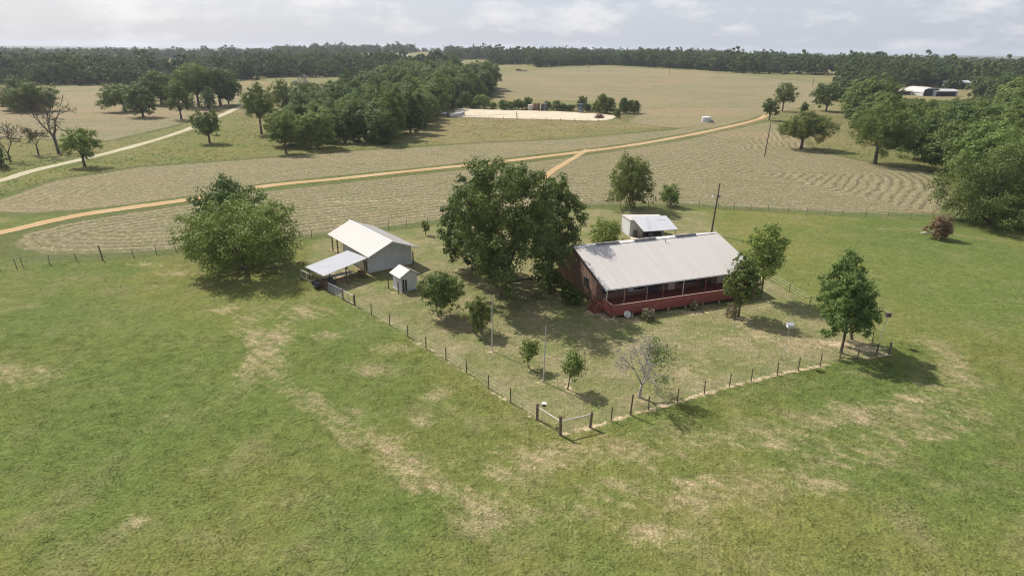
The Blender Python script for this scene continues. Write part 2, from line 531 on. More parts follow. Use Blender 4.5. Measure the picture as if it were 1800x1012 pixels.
def seg_dist(X, Y, line, closed=False):
    d2 = np.full(X.shape, 1e12)
    n = len(line)
    for i in range(n if closed else n - 1):
        a = line[i]; b = line[(i + 1) % n]
        ab = b - a; L = max(float(ab @ ab), 1e-9)
        t = np.clip(((X - a[0]) * ab[0] + (Y - a[1]) * ab[1]) / L, 0, 1)
        d2 = np.minimum(d2, (X - a[0] - t * ab[0]) ** 2 + (Y - a[1] - t * ab[1]) ** 2)
    return np.sqrt(d2)

def inside(X, Y, poly):
    r = np.zeros(np.shape(X), bool)
    n = len(poly)
    for i in range(n):
        x1, y1 = poly[i]; x2, y2 = poly[(i + 1) % n]
        c = (y1 > Y) != (y2 > Y)
        with np.errstate(divide='ignore', invalid='ignore'):
            r ^= c & (X < (x2 - x1) * (Y - y1) / (y2 - y1 + 1e-12) + x1)
    return r

def signed(X, Y, poly):
    dd = seg_dist(X, Y, poly, True)
    return np.where(inside(X, Y, poly), dd, -dd)

# ------------------------------------------------------------------ plan of the place (ground lines read off the photo)
ROAD = smooth_line(px_line([(-160, 436), (0, 409), (50, 398), (130, 380), (200, 369), (330, 351), (470, 327), (600, 314), (750, 298), (850, 288),
                            (1000, 270), (1100, 257), (1200, 240), (1290, 221), (1335, 209), (1352, 199), (1368, 192)]), 1.2)
BRANCH = smooth_line(px_line([(1033, 263), (1012, 276), (985, 292), (968, 303), (950, 318)]), 1.0)
LANE = smooth_line(px_line([(-120, 345), (0, 318), (60, 300), (150, 279), (250, 253), (340, 224), (430, 185), (470, 172)]), 1.5)
FENCE_FRONT = [(624, 538), (653, 554), (685, 572), (717, 592), (749, 613), (784, 633), (820, 655), (858, 683), (898, 708), (944, 737), (985, 764)]
FENCE_RIGHT = [(985, 764), (1037, 751), (1074, 739), (1108, 729), (1140, 720), (1190, 707), (1238, 692), (1282, 679), (1320, 670), (1366, 658), (1403, 650),
               (1441, 643), (1475, 635), (1507, 632), (1540, 626), (1563, 622)]
FENCE_SIDE = [(1563, 622), (1533, 602), (1482, 572), (1450, 552), (1423, 537), (1387, 513), (1350, 491)]
FENCE_BACK = [(0, 475), (30, 471), (41, 469), (87, 465), (135, 460), (181, 457), (235, 452), (275, 447), (310, 442), (350, 436), (400, 430), (470, 425), (516, 421), (548, 419), (600, 411), (640, 407), (683, 404),
              (715, 401), (752, 396), (786, 391), (830, 386), (880, 380), (935, 374), (990, 369), (1036, 366), (1060, 366), (1090, 365), (1140, 364), (1190, 365), (1229, 366), (1262, 367), (1290, 368), (1320, 370), (1350, 372), (1385, 375),
              (1418, 377), (1450, 378), (1480, 380), (1520, 382), (1560, 384), (1600, 385), (1640, 387), (1690, 388)]
YARD = px_line(FENCE_FRONT + FENCE_RIGHT[1:] + FENCE_SIDE[1:] + [(1300, 460), (1260, 400), (1240, 372), (1140, 366), (1036, 368), (900, 380), (752, 398), (683, 406), (550, 421), (540, 470), (578, 513)])
HAY_LOW = px_line([(28, 427), (40, 412), (110, 394), (200, 378), (330, 360), (480, 335), (600, 322), (750, 305), (850, 295), (1000, 277), (1100, 264), (1200, 247), (1290, 228),
                   (1350, 214), (1392, 232), (1425, 264), (1540, 289), (1630, 303), (1666, 320), (1668, 340), (1650, 376), (1500, 374), (1390, 368), (1200, 358), (1050, 358), (900, 371),
                   (760, 387), (650, 401), (530, 414), (420, 426), (300, 438), (180, 445), (80, 446), (38, 440)])
HAY_UP = px_line([(-40, 362), (0, 351), (100, 317), (250, 294), (450, 280), (650, 264), (850, 252), (1000, 245), (1180, 229), (1285, 212), (1328, 203), (1328, 207), (1290, 216), (1200, 235), (1100, 252),
                  (1000, 265), (850, 282), (750, 293), (600, 308), (470, 321), (330, 345), (200, 362), (140, 368), (60, 374), (-40, 372)])
HAY_HILL = px_line([(1190, 225), (1105, 215), (1130, 195), (1100, 180), (880, 172), (874, 150), (872, 128), (1060, 117), (1300, 131), (1485, 152), (1500, 166), (1400, 190), (1345, 202)])
HAY_LEFT = px_line([(-120, 235), (60, 244), (190, 247), (300, 222), (420, 182), (455, 165), (440, 152), (200, 151), (-120, 156)])
GOLD = px_line([(752, 247), (770, 214), (850, 210), (1050, 215), (1085, 222), (1010, 240), (850, 251)])
MEADOW = px_line([(-100, 330), (100, 300), (430, 200), (480, 270), (250, 290), (0, 345)])
PAD = px_line([(786, 205), (800, 198), (812, 190), (905, 193.5), (985, 196.5), (1068, 202), (1082, 207), (1052, 212.5), (960, 210), (870, 207.5)])
GAP_LEFT = px_line([(400, 165), (400, 142), (640, 142), (640, 160), (520, 172)])
FIELD_FAR = px_line([(600, 112), (640, 106), (700, 104), (800, 104), (868, 108), (880, 120), (800, 112), (720, 111)])
FIELD_RIGHT = px_line([(1430, 128), (1440, 121), (1500, 122), (1505, 128)])
CLEARING = px_line([(1440, 215), (1490, 172), (1560, 168), (1700, 168), (1720, 158), (1560, 152), (1450, 190)])

# dry bare-ish patches: photo place, radius across and along
DRYS = [(470, 615, 2.2, 5), (445, 590, 1.2, 2), (545, 548, 3.5, 1.8), (690, 612, 2.4, 1.2), (655, 652, 1.8, 1.0), (600, 735, 1.7, 1.1), (575, 590, 1.8, 1), (680, 788, 2.0, 1.4), (745, 742, 1.3, .9), (775, 690, 1.3, 1.0),
        (935, 806, 4.2, 1.3), (880, 825, 2.0, .8), (870, 912, 1.6, 1.0), (760, 855, 2.0, .8), (1150, 935, 3.4, .9), (1440, 848, 2.4, .9), (1640, 768, 2.0, .8), (1350, 780, 3.2, .8), (1560, 795, 2.2, .7), (1230, 850, 2.4, .8),
        (395, 545, 1.5, 1.0), (310, 480, 3, 1), (260, 465, 2.5, .8), (30, 660, 3.0, 1.6), (1080, 850, 2.6, .7), (240, 915, 1.0, .5), (1200, 935, 2.2, .7), (1490, 720, 3.0, .8), (1620, 700, 3.0, 1.0), (820, 600, .9, .4)]
TRACK_A = smooth_line(px_line([(430, 560), (470, 640), (560, 720), (680, 800), (800, 870), (900, 905)]), 1.0)
TRACK_B = smooth_line(px_line([(960, 800), (1150, 790), (1350, 760), (1550, 720), (1660, 690), (1690, 650), (1640, 605)]), 1.0)
TRACK_C = smooth_line(px_line([(1000, 890), (1250, 870), (1500, 800), (1700, 720)]), 1.0)
YARD_DRY = [(1330, 590, 5, 2.2), (1400, 600, 4, 2), (1220, 650, 3, 1.5), (1480, 600, 2.5, 1.2), (1090, 600, 3, 1), (985, 672, 1.0, .7), (940, 660, 1.4, .6), (900, 590, 1.6, .8), (820, 540, 1.6, 1.6), (770, 560, 1.6, 1.0), (850, 470, 3, 2),
            (1300, 568, 1.2, .6), (560, 490, 2, 1.5), (1120, 700, 1.2, .6), (955, 672, .8, .5), (865, 617, .9, .6)]

def grow(start, stop, d0, k):
    out = []; x = start; dd = d0
    while x < stop: x += dd; dd *= k; out.append(x)
    return out

xs_pos = list(np.arange(0, 75, .5)) + grow(74.5, 11000, .55, 1.05)
xs = np.array([-x for x in xs_pos[:0:-1]] + xs_pos)
ys = np.array(list(-np.array(grow(0, 300, 2, 1.3)))[::-1] + list(np.arange(0, 22, 2.0)) + list(np.arange(22, 112, .5)) + grow(111.5, 11000, .55, 1.018))

def surface_attrs(X, Y):
    A = {k: np.zeros(X.shape) for k in ('dry', 'tan', 'gold', 'yard', 'sand', 'row', 'amp', 'forest', 'lush')}
    A['hay'] = np.full(X.shape, -50.0)
    near = (Y > 15) & (Y < 160) & (np.abs(X) < 130)
    x, y = X[near], Y[near]
    dry = np.zeros(x.shape)
    for (px, py, a, b) in DRYS + YARD_DRY:
        c = at(px, py)
        k = .78 if (px, py, a, b) in DRYS else .62
        dry = np.maximum(dry, k * np.exp(-(((x - c[0]) / a) ** 2 + ((y - c[1]) / (b * 1.25)) ** 2) * .7))
    for tr, w, k in ((TRACK_A, 1.9, .62), (TRACK_B, 2.4, .58), (TRACK_C, 2.6, .48)):
        dd = seg_dist(x, y, tr)
        dry = np.maximum(dry, k * np.exp(-(dd / w) ** 2))
    A['dry'][near] = dry
    sd = signed(x, y, YARD)
    A['yard'][near] = sst(-.5, .7, sd)
    sand = np.zeros(x.shape)
    for f, w, k in ((FENCE_FRONT, .4, .62), (FENCE_RIGHT, .42, .76)):
        dd = seg_dist(x, y, px_line(f))
        sand = np.maximum(sand, k * np.exp(-(dd / w) ** 2))
    for (px, py, a, b, k) in ((1100, 560, 4, 1.1, .70), (1040, 550, 1.7, 1.2, .8), (1200, 548, 6, .8, .62), (600, 490, 2.6, 3.2, .8), (1475, 605, 2.6, 1.1, .72), (832, 470, 2.4, 2.2, .6), (870, 500, 3, 2, .55), (1300, 560, 1.4, .7, .7), (1520, 612, 2.2, .8, .72),
                              (590, 440, 1.6, 1.0, .6), (700, 513, 1.2, .9, .66), (775, 560, 1.0, .7, .6), (998, 684, .7, .8, .72), (930, 648, .9, .6, .7), (955, 671, .7, .5, .7), (866, 617, .6, .5, .7)):
        c = at(px, py)
        sand = np.maximum(sand, k * np.exp(-(((x - c[0]) / a) ** 2 + ((y - c[1]) / b) ** 2) * .7))
    A['sand'][near] = sand
    A['lush'][near] = np.exp(-(((x + 30) / 22) ** 2 + ((y - 52) / 22) ** 2)) + np.exp(-(((x - 60) / 25) ** 2 + ((y - 78) / 20) ** 2))
    mid = (Y > 60) & (Y < 1000) & (np.abs(X) < 700)
    x, y = X[mid], Y[mid]
    hay = np.full(x.shape, -50.0); row = np.zeros(x.shape); amp = np.zeros(x.shape)
    for poly, a in ((HAY_LOW, 1.0), (HAY_UP, .75), (HAY_HILL, .45), (HAY_LEFT, .25)):
        s = signed(x, y, poly)
        up = s > hay
        hay = np.where(up, s, hay); row = np.where(s > -3, np.abs(s), row); amp = np.where(s > -3, a, amp)
    pale = np.zeros(x.shape)
    for ln, w, k in (([(560, 356), (640, 354), (700, 352), (775, 353), (830, 356)], .9, .62), ([(1388, 300), (1410, 318), (1445, 334), (1490, 350)], 1.0, .5), ([(1150, 345), (1250, 335), (1330, 330)], .8, .34)):
        pale = np.maximum(pale, k * np.exp(-(seg_dist(x, y, smooth_line(px_line(ln), 2)) / w) ** 2))
    A['sand'][mid] = np.maximum(A['sand'][mid], pale)
    A['hay'][mid] = hay; A['row'][mid] = row; A['amp'][mid] = amp
    gold = sst(-4, 6, signed(x, y, GOLD))
    A['gold'][mid] = np.maximum(gold, .4 * sst(-6, 10, signed(x, y, MEADOW)))
    tan = np.zeros(x.shape)
    for p, k in ((GAP_LEFT, .7), (CLEARING, .35)):
        tan = np.maximum(tan, k * sst(-4, 8, signed(x, y, p)))
    md = sst(-6, 10, signed(x, y, MEADOW))
    A['lush'][mid] = np.maximum(A['lush'][mid], .7 * md)
    A['tan'][mid] = np.maximum(tan, .5 * sst(120, 260, y) * (1 - .85 * md))
    far = Y > 500
    x, y = X[far], Y[far]
    f = sst(1500, 2300, y)
    A['forest'][far] = f * (.75 + .25 * np.sign(np.sin(x / 210.0) * np.sin(y / 330.0 + 2)))
    A['tan'][far] = np.maximum(A['tan'][far], .5)
    return A

def set_attrs(me, A):
    for k, v in A.items():
        a = me.attributes.new(k, 'FLOAT', 'POINT')
        a.data.foreach_set('value', np.ascontiguousarray(v, np.float32).ravel())

GX, GY = np.meshgrid(xs, ys)
gx, gy = GX.ravel(), GY.ravel()
V = np.stack([gx, gy, terrain(gx, gy)], 1)
nx, ny = len(xs), len(ys)
ii, jj = np.meshgrid(np.arange(nx - 1), np.arange(ny - 1))
b0 = (jj * nx + ii).ravel()
Q = np.stack([b0, b0 + 1, b0 + nx + 1, b0 + nx], 1)
me = raw_mesh('ground', V, Q, 'ground')
set_attrs(me, surface_attrs(gx, gy))
me.polygons.foreach_set('use_smooth', np.ones(len(Q), bool))
tag(link_mesh('ground', me), kind='structure')

def ribbon(name, line, width, mat, lift, seed, taper=False):
    rng = np.random.default_rng(seed)
    n = len(line)
    tg = np.gradient(line, axis=0); tg /= np.linalg.norm(tg, axis=1)[:, None]
    nr = np.stack([-tg[:, 1], tg[:, 0]], 1)
    wob = np.convolve(rng.normal(0, 1, n + 8), np.ones(9) / 9, 'valid')[:n] * width * .16
    wob2 = np.convolve(rng.normal(0, 1, n + 8), np.ones(9) / 9, 'valid')[:n] * width * .16
    k = 8; rows = []
    for j in range(k + 1):
        f = j / k - .5
        off = f * width + np.where(f > 0, wob, wob2) * abs(f) * 2
        P = line + nr * off[:, None]
        z = terrain(P[:, 0], P[:, 1]) + lift
        rows.append(np.column_stack([P, z]))
    V = np.concatenate(rows)
    Q = [(j * n + i, j * n + i + 1, (j + 1) * n + i + 1, (j + 1) * n + i) for j in range(k) for i in range(n - 1)]
    me = raw_mesh(name, V, np.array(Q), mat)
    set_attrs(me, {'across': np.repeat(np.linspace(-1, 1, k + 1), n)})
    return tag(link_mesh(name, me), kind='structure')

ribbon('dirt_road', ROAD, 3.1, 'road', .05, 1)
ribbon('dirt_path', BRANCH, 1.9, 'road', .045, 2)
ribbon('gravel_road', LANE, 3.0, 'lane', .05, 3)

# sandy pad: a fan-filled sheet with a ragged rim
pl = smooth_line(np.vstack([PAD, PAD[:1]]), 3.0)
rng = np.random.default_rng(5)
pl = pl + rng.normal(0, .5, pl.shape)
c = pl.mean(0); V = []; n = len(pl); K = 10
for j in range(K + 1):
    for p in pl:
        q = c + (p - c) * (j + .001) / K
        V.append((q[0], q[1], float(terrain(q[0], q[1])) + .06))
Q = [(j * n + i, j * n + (i + 1) % n, (j + 1) * n + (i + 1) % n, (j + 1) * n + i) for j in range(K) for i in range(n)]
tag(link_mesh('sand_pad', raw_mesh('sand_pad', np.array(V), np.array(Q), 'pad')), kind='structure')

# ------------------------------------------------------------------ grass (nobody could count it)
def grass(name, n, y0, y1, length, width, seed, label):
    rng = np.random.default_rng(seed)
    Y = np.sqrt(rng.uniform(y0 ** 2, y1 ** 2, n))
    X = rng.uniform(-1, 1, n) * (Y * .98 + 14)
    A = surface_attrs(X, Y)
    clump = np.sin(X * 1.7 + 2 * np.sin(Y * 1.1)) * np.sin(Y * 1.9 + 1.5 * np.sin(X * .9))
    keep = (A['hay'] < -.5) & (A['sand'] < .55 + rng.uniform(-.15, .15, n)) & (rng.uniform(0, 1, n) < np.clip(.75 + .5 * clump - .5 * A['dry'], .12, 1)) & (rng.uniform(0, 1, n) > A['yard'] * .6) & (rng.uniform(0, 1, n) > sst(72, 118, Y))
    X, Y = X[keep], Y[keep]; n = len(X)
    clump = clump[keep]
    A = {k: v[keep] for k, v in A.items()}
    L = length * rng.uniform(.45, 1.25, n) * (1 + .35 * clump) * (1 - .55 * A['yard']) * (1 - .4 * np.clip(A['dry'], 0, 1))
    th = rng.uniform(0, 2 * PI, n); ph = rng.uniform(0, 2 * PI, n)
    lean = rng.uniform(.9, 1.45, n)
    base = np.stack([X, Y, terrain(X, Y) - .01], 1)
    side = np.stack([np.cos(th), np.sin(th), np.zeros(n)], 1) * (width * rng.uniform(.6, 1.3, n))[:, None]
    tip = np.stack([np.cos(ph) * np.sin(lean), np.sin(ph) * np.sin(lean), np.cos(lean)], 1) * L[:, None]
    V = np.stack([base - side * .5, base + side * .5, base + tip * .6 + side * .45 , base + tip], 1).reshape(-1, 3)
    Q = np.arange(n * 4).reshape(-1, 4)
    me = raw_mesh(name, V, Q, 'blade')
    set_attrs(me, {k: np.repeat(v, 4) for k, v in A.items()})
    return tag(link_mesh(name, me), label, 'grass', kind='stuff')

grass('grass', 230000, 23, 58, .15, .06, 11, 'green pasture grass with dry tufts around the fenced yard')
grass('grass', 120000, 58, 118, .18, .09, 12, 'green pasture grass farther off behind the yard')

def tall_grass(name, n, seed, label):
    rng = np.random.default_rng(seed)
    Y = rng.uniform(115, 330, n) ; X = rng.uniform(-190, 190, n)
    hay = np.full(n, -99.0)
    for p in (HAY_LOW, HAY_UP, HAY_HILL, HAY_LEFT): hay = np.maximum(hay, signed(X, Y, p))
    road = np.minimum(seg_dist(X, Y, ROAD), seg_dist(X, Y, LANE))
    rough = np.sin(X * .19 + 2 * np.sin(Y * .13)) * np.sin(Y * .23 + 1.7 * np.sin(X * .11))
    keep = (hay < -.8) & (road > 2.4) & ~inside(X, Y, PAD) & (signed(X, Y, YARD) < -4) & (rng.uniform(0, 1, n) < .55 + .3 * rough)
    X, Y = X[keep], Y[keep]; n = len(X); A = surface_attrs(X, Y)
    L = rng.uniform(.15, .5, n); w = rng.uniform(.12, .4, n); th = rng.uniform(0, 2 * PI, n); ph = rng.uniform(0, 2 * PI, n); lean = rng.uniform(.8, 1.4, n)
    base = np.stack([X, Y, terrain(X, Y) - .02], 1)
    side = np.stack([np.cos(th), np.sin(th), np.zeros(n)], 1) * w[:, None]
    tip = np.stack([np.cos(ph) * np.sin(lean), np.sin(ph) * np.sin(lean), np.cos(lean)], 1) * L[:, None]
    V = np.stack([base - side * .5, base + side * .5, base + tip * .8 + side * .4, base + tip], 1).reshape(-1, 3)
    me = raw_mesh(name, V, np.arange(n * 4).reshape(-1, 4), 'blade')
    A['hay'][:] = -50
    set_attrs(me, {k: np.repeat(v, 4) for k, v in A.items()})
    return tag(link_mesh(name, me), label, 'grass', kind='stuff')
tall_grass('tall_grass', 240000, 14, 'rough uncut grass and weeds along the roads and round the mown fields')

# ------------------------------------------------------------------ trees
def leaf_quads(C, N, size, rng):
    n = len(C)
    r = rng.normal(0, 1, (n, 3))
    t = np.cross(N, r); t /= np.linalg.norm(t, axis=1)[:, None] + 1e-9
    b = np.cross(N, t)
    s = (size * rng.uniform(.6, 1.3, n))[:, None]
    droop = N * s * -.15
    V = np.stack([C - t * s * .55, C - b * s * .34 + droop, C + t * s * .55 + droop, C + b * s * .34], 1).reshape(-1, 3)
    return V

def crown_leaves(rng, lobes, n_leaf, leaf, sub=14, up=.35, jag=.3, rough=.26):
    """leaf clumps spread over the shells of many small lobes"""
    lobes = np.asarray(lobes, float)
    w = (lobes[:, 3] * lobes[:, 4] * lobes[:, 5]) ** (2 / 3); w = w / w.sum()
    C = []; N = []
    for lb, ww in zip(lobes, w):
        c, r = lb[:3], lb[3:]
        k = max(4, int(sub))
        u = rng.normal(0, 1, (k, 3)); u[:, 2] += .25
        u /= np.linalg.norm(u, axis=1)[:, None]
        sc = c + u * r * rng.uniform(.55, 1.08, (k, 1))
        sr = r.mean() * rng.uniform(.26, .46, k)
        m = max(2, int(n_leaf * ww / k))
        for i in range(k):
            q = rng.normal(0, 1, (m, 3)); q /= np.linalg.norm(q, axis=1)[:, None]
            rr = sr[i] * rng.uniform(.45, 1.0 + jag, (m, 1))
            p = sc[i] + q * rr * [1, 1, .8]
            C.append(p)
            o = (p - c) / r; o /= np.linalg.norm(o, axis=1)[:, None] + 1e-9
            nn = q * .95 + o * .45 + rng.normal(0, rough, (m, 3)); nn[:, 2] += up
            N.append(nn / (np.linalg.norm(nn, axis=1)[:, None] + 1e-9))
    C = np.concatenate(C); N = np.concatenate(N)
    return leaf_quads(C, N, leaf, rng)

def envelope(rng, R, zb, zt, n, fat=.36, flat=1.0, taper=0.0, core=True):
    """lobes spread through an egg-shaped crown between heights zb and zt"""
    hz = (zt - zb) / 2; zc = (zt + zb) / 2
    L = []
    for i in range(n):
        uz = .96 - 1.66 * (i + .5) / n + rng.normal(0, .07)
        uz = min(max(uz, -.8), .97); a = i * 2.39996 + rng.normal(0, .3)
        u = np.array([math.cos(a), math.sin(a), 0]) * math.sqrt(1 - uz * uz); u[2] = uz
        p = u * rng.uniform(.5, .8)
        k = 1 - taper * p[2]
        r = rng.uniform(.7, 1.25) * fat
        lr = r * R
        L.append([p[0] * R * k, p[1] * R * k, zc + p[2] * hz * (1 - fat * .4), lr, lr, min(lr * .85 * flat, hz * .6)])
    if not core: return L
    L.append([0, 0, zc + hz * .45, R * .42, R * .42, hz * .5])
    L.append([0, 0, zc, R * .55, R * .55, hz * .62])
    return L

def fit_lobes(L, R, zb, zt, cx=0.0):
    """scale and shift the lobes so that the leafy crown really fills radius R from zb to zt"""
    v = crown_leaves(np.random.default_rng(1), L, 3000, .25, 10)
    L = np.array(L, float)
    r = np.percentile(np.hypot(v[:, 0] - cx, v[:, 1]), 98.5)
    z0, z1 = np.percentile(v[:, 2], [2, 99.7])
    k = R / r; kz = (zt - zb) / (z1 - z0)
    L[:, 0] = (L[:, 0] - cx) * k + cx; L[:, 1] *= k; L[:, 3:5] *= k
    L[:, 2] = (L[:, 2] - z0) * kz + zb; L[:, 5] *= kz
    return L.tolist()

def limbs(rng, lobes, ht, r0, base_z, lean=(0, 0), nlimb=7, stems=1, spread=.3):
    mb = MB()
    for s in range(stems):
        a = rng.uniform(0, 2 * PI)
        off = np.array([math.cos(a), math.sin(a), 0]) * (spread if stems > 1 else 0)
        fork = np.array([lean[0], lean[1], base_z]) + off * 2.2
        k = float(r0) if stems == 1 else r0 * .62
        b = off * 1.0
        mb.tube([b + [0, 0, -.15], b + [0, 0, .12], b * .8 + fork * .35 * [1, 1, 1] + [0, 0, 0], fork], [k * 1.45, k * 1.12, k * .92, k * .75], 8)
        idx = rng.permutation(len(lobes))[:nlimb]
        for i in idx:
            e = np.array(lobes[i][:3]); mid = fork * .45 + e * .55 + rng.normal(0, .08, 3) * ht * .12
            mid[2] = max(mid[2], fork[2] * .9)
            mb.tube([fork - [0, 0, .3 * base_z * .3], (fork + mid) / 2 + rng.normal(0, .03, 3) * ht * .1, mid, e], [k * .55, k * .42, k * .28, k * .1], 5)
            for _ in range(2):
                e2 = e + rng.normal(0, .5, 3) * np.array(lobes[i][3:])
                mb.tube([mid, (mid + e2) / 2 + rng.normal(0, .02, 3) * ht * .1, e2], [k * .22, k * .14, k * .05], 4)
    return mb

def finish_tree(root, V, trunk_mb, leaf, bark='bark'):
    me = raw_mesh('crown', V, np.arange(len(V)).reshape(-1, 4), leaf)
    link_mesh('crown', me, root)
    trunk_mb.build('trunk', bark, root, True)

def tree(name, label, base, top, half, leaf='leaf_mid', zb=.28, n_leaf=9000, size=.26, lobes=18, seed=0, trunk=.2, stems=1, fat=.36, cx=None, group=None, cat='tree', ky=1.0, taper=0.0, spread=.3, extra=None, sub=14, jag=.3, core=True):
    """a tree standing at photo pixel base, reaching row top, crown half pixels wide either side of column cx"""
    P = at(*base); ht = rise(P, top); R = half * depth_of(P) / F
    rng = np.random.default_rng(seed)
    L = fit_lobes(envelope(rng, R, zb * ht, ht, lobes, fat, 1.0, taper, core), R, zb * ht, ht)
    dx = 0.0 if cx is None else (cx - proj(P + np.array([0, 0, ht * (.5 + zb / 2)]))[0]) * depth_of(P) / F
    L = [[l[0] + dx, l[1] * ky, *l[2:]] for l in L]
    if extra:
        for (ex, ey, ez, er) in extra: L += [[l[0] * er / R + ex, l[1] * er / R + ey, (l[2] - ht * .6) * er / R + ez, l[3] * er / R, l[4] * er / R, l[5] * er / R] for l in envelope(rng, R, zb * ht, ht, 7, fat)]
    root = thing(name, label, cat, P, 0, group)
    V = crown_leaves(rng, L, n_leaf, size, sub, jag=jag)
    V[:, 2] = np.maximum(V[:, 2], .05)
    tb = limbs(rng, L, ht, trunk, max(zb * ht * .95, .3), (dx * .35, 0), 8, stems, spread)
    finish_tree(root, V, tb, leaf)
    return root

# yard trees
tree('spreading_tree', 'broad green tree left of the barn, its crown almost reaching the ground', (428, 472), 352, 104, 'leaf_light', .15, 24000, .30, 36, 21, .34, fat=.27, cx=420, core=False)
tree('spreading_tree', 'taller dark green tree standing just behind the broad tree left of the barn', (392, 436), 302, 68, 'leaf_mid', .2, 12500, .32, 24, 22, .3, cx=398, fat=.3)
tree('live_oak', 'huge dark live oak towering over the left end of the house', (884, 520), 284, 98, 'leaf_dark', .12, 34000, .30, 44, 23, .5, cx=893, fat=.25, sub=13, jag=.3, core=False)
tree('live_oak', 'dark live oak with low hanging boughs between the barn and the huge oak', (833, 474), 308, 56, 'leaf_dark', .14, 16000, .30, 28, 24, .38, cx=829, fat=.27, core=False)
tree('live_oak', 'dark oak overhanging the left gable of the house roof', (968, 482), 302, 54, 'leaf_dark', .16, 16000, .30, 28, 25, .38, cx=972, fat=.27, core=False)
tree('yard_tree', 'rounded bushy tree right of the little white shed', (775, 557), 474, 41, 'leaf_mid', .2, 7500, .20, 20, 26, .12, stems=2)
tree('yard_tree', 'small dark tree below the huge oak beside a tall bare pole', (838, 585), 516, 30, 'leaf_dark', .26, 4200, .20, 16, 27, .1, stems=2, cx=842)
tree('young_tree', 'small young tree left of the taller bare pole on the lawn', (932, 646), 594, 21, 'leaf_mid', .30, 1500, .17, 13, 28, .05, stems=2, spread=.15, fat=.32, jag=.6)
tree('young_tree', 'small young tree right of the taller bare pole, its trunk leaning', (998, 684), 617, 24, 'leaf_light', .36, 1900, .17, 13, 29, .06, cx=1008, fat=.32, jag=.6)
tree('pear_tree', 'tall oval green tree at the right front corner of the fenced yard', (1478, 620), 468, 50, 'leaf_light', .27, 14500, .21, 26, 30, .15, cx=1499, fat=.31)
tree('pear_tree', 'lighter green tree close behind the tall oval tree at the yard corner', (1497, 596), 445, 38, 'leaf_light', .3, 9000, .22, 20, 31, .13, cx=1482)
tree('yard_tree', 'green tree in front of the right end of the red deck', (1298, 556), 436, 32, 'leaf_dark', .27, 7500, .22, 20, 32, .13, cx=1309, taper=.3)
tree('yard_tree', 'airy upright tree behind the right end of the house roof', (1337, 524), 387, 37, 'leaf_light', .40, 6500, .24, 18, 33, .14, cx=1350, jag=.5)
tree('yard_tree', 'dark dense rounded tree behind the carport near the back fence', (1117, 366), 275, 43, 'leaf_dark', .14, 13000, .30, 24, 34, .25, stems=2, cx=1113, spread=.5)
tree('yard_tree', 'light low tree right of the dark dense tree at the back fence', (1175, 363), 324, 21, 'leaf_light', .15, 2500, .28, 14, 35, .1, stems=3, jag=.6)
tree('shrub_tree', 'pale feathery shrub between the big oaks and the carport', (1064, 428), 384, 31, 'leaf_light', .05, 4200, .26, 16, 36, .08, stems=3, cat='shrub', jag=.7)
tree('sapling', 'tiny sapling standing alone on the lawn right of the barn roof', (748, 413), 387, 9, 'leaf_mid', .3, 600, .22, 9, 37, .06)
# shrubs round the house
for i, (b, t_, h_, lf, lab, nl) in enumerate([((998, 522), 498, 15, 'leaf_dark', 'dark rounded shrub against the house gable, the farther of the pair', 2600), ((1010, 535), 508, 18, 'leaf_dark', 'dark rounded shrub beside the deck stairs, the nearer of the pair', 3000),
        ((1140, 562), 541, 14, 'leaf_grey', 'dusty pale shrub under the deck right of the satellite dish', 900), ((1220, 545), 528, 9, 'leaf_grey', 'small pale rose bush under the middle of the deck', 500), ((1286, 556), 532, 14, 'leaf_grey', 'reddish shrub at the foot of the tree by the deck end', 900),
        ((1152, 408), 398, 15, 'leaf_light', 'light green bush in front of the carport opening', 900), ((975, 512), 470, 18, 'leaf_dark', 'dark shrub under the oak at the back of the house gable', 2500)]):
    tree('shrub', lab, b, t_, h_, lf, .03, nl, .17, 10, 60 + i, .04, stems=3, cat='shrub', spread=.2, jag=.5)
tree('withered_bush', 'reddish brown withered bush alone on the right pasture', (1648, 420), 379, 21, 'leaf_brown', .03, 2600, .3, 14, 70, .06, stems=3, cat='bush', jag=.9, fat=.3)

def bare_branches(mb, rng, p, dirv, L, r, lev, tips, rmin=.02, gain=.72):
    n = 3
    pts = [np.array(p)]; dcur = dirv.copy()
    for i in range(n):
        dcur = dcur + rng.normal(0, .13, 3); dcur[2] += .04; dcur /= np.linalg.norm(dcur)
        pts.append(pts[-1] + dcur * L / n)
    q_ = max(r, rmin)
    mb.tube(pts, [q_, max(r * .87, rmin), max(r * .75, rmin * .9), max(r * .62, rmin * .7)], 6 if lev < 2 else 4)
    tips.append((pts[-1], lev))
    if lev >= 5: return
    for k in range(4 if (lev < 3 and rmin < .03) else 3):
        nd = dcur + rng.normal(0, .52, 3); nd /= np.linalg.norm(nd)
        st = pts[-1] if k < 2 else pts[2]
        bare_branches(mb, rng, st, nd, L * gain * rng.uniform(.8, 1.15), r * .58, lev + 1, tips, rmin)

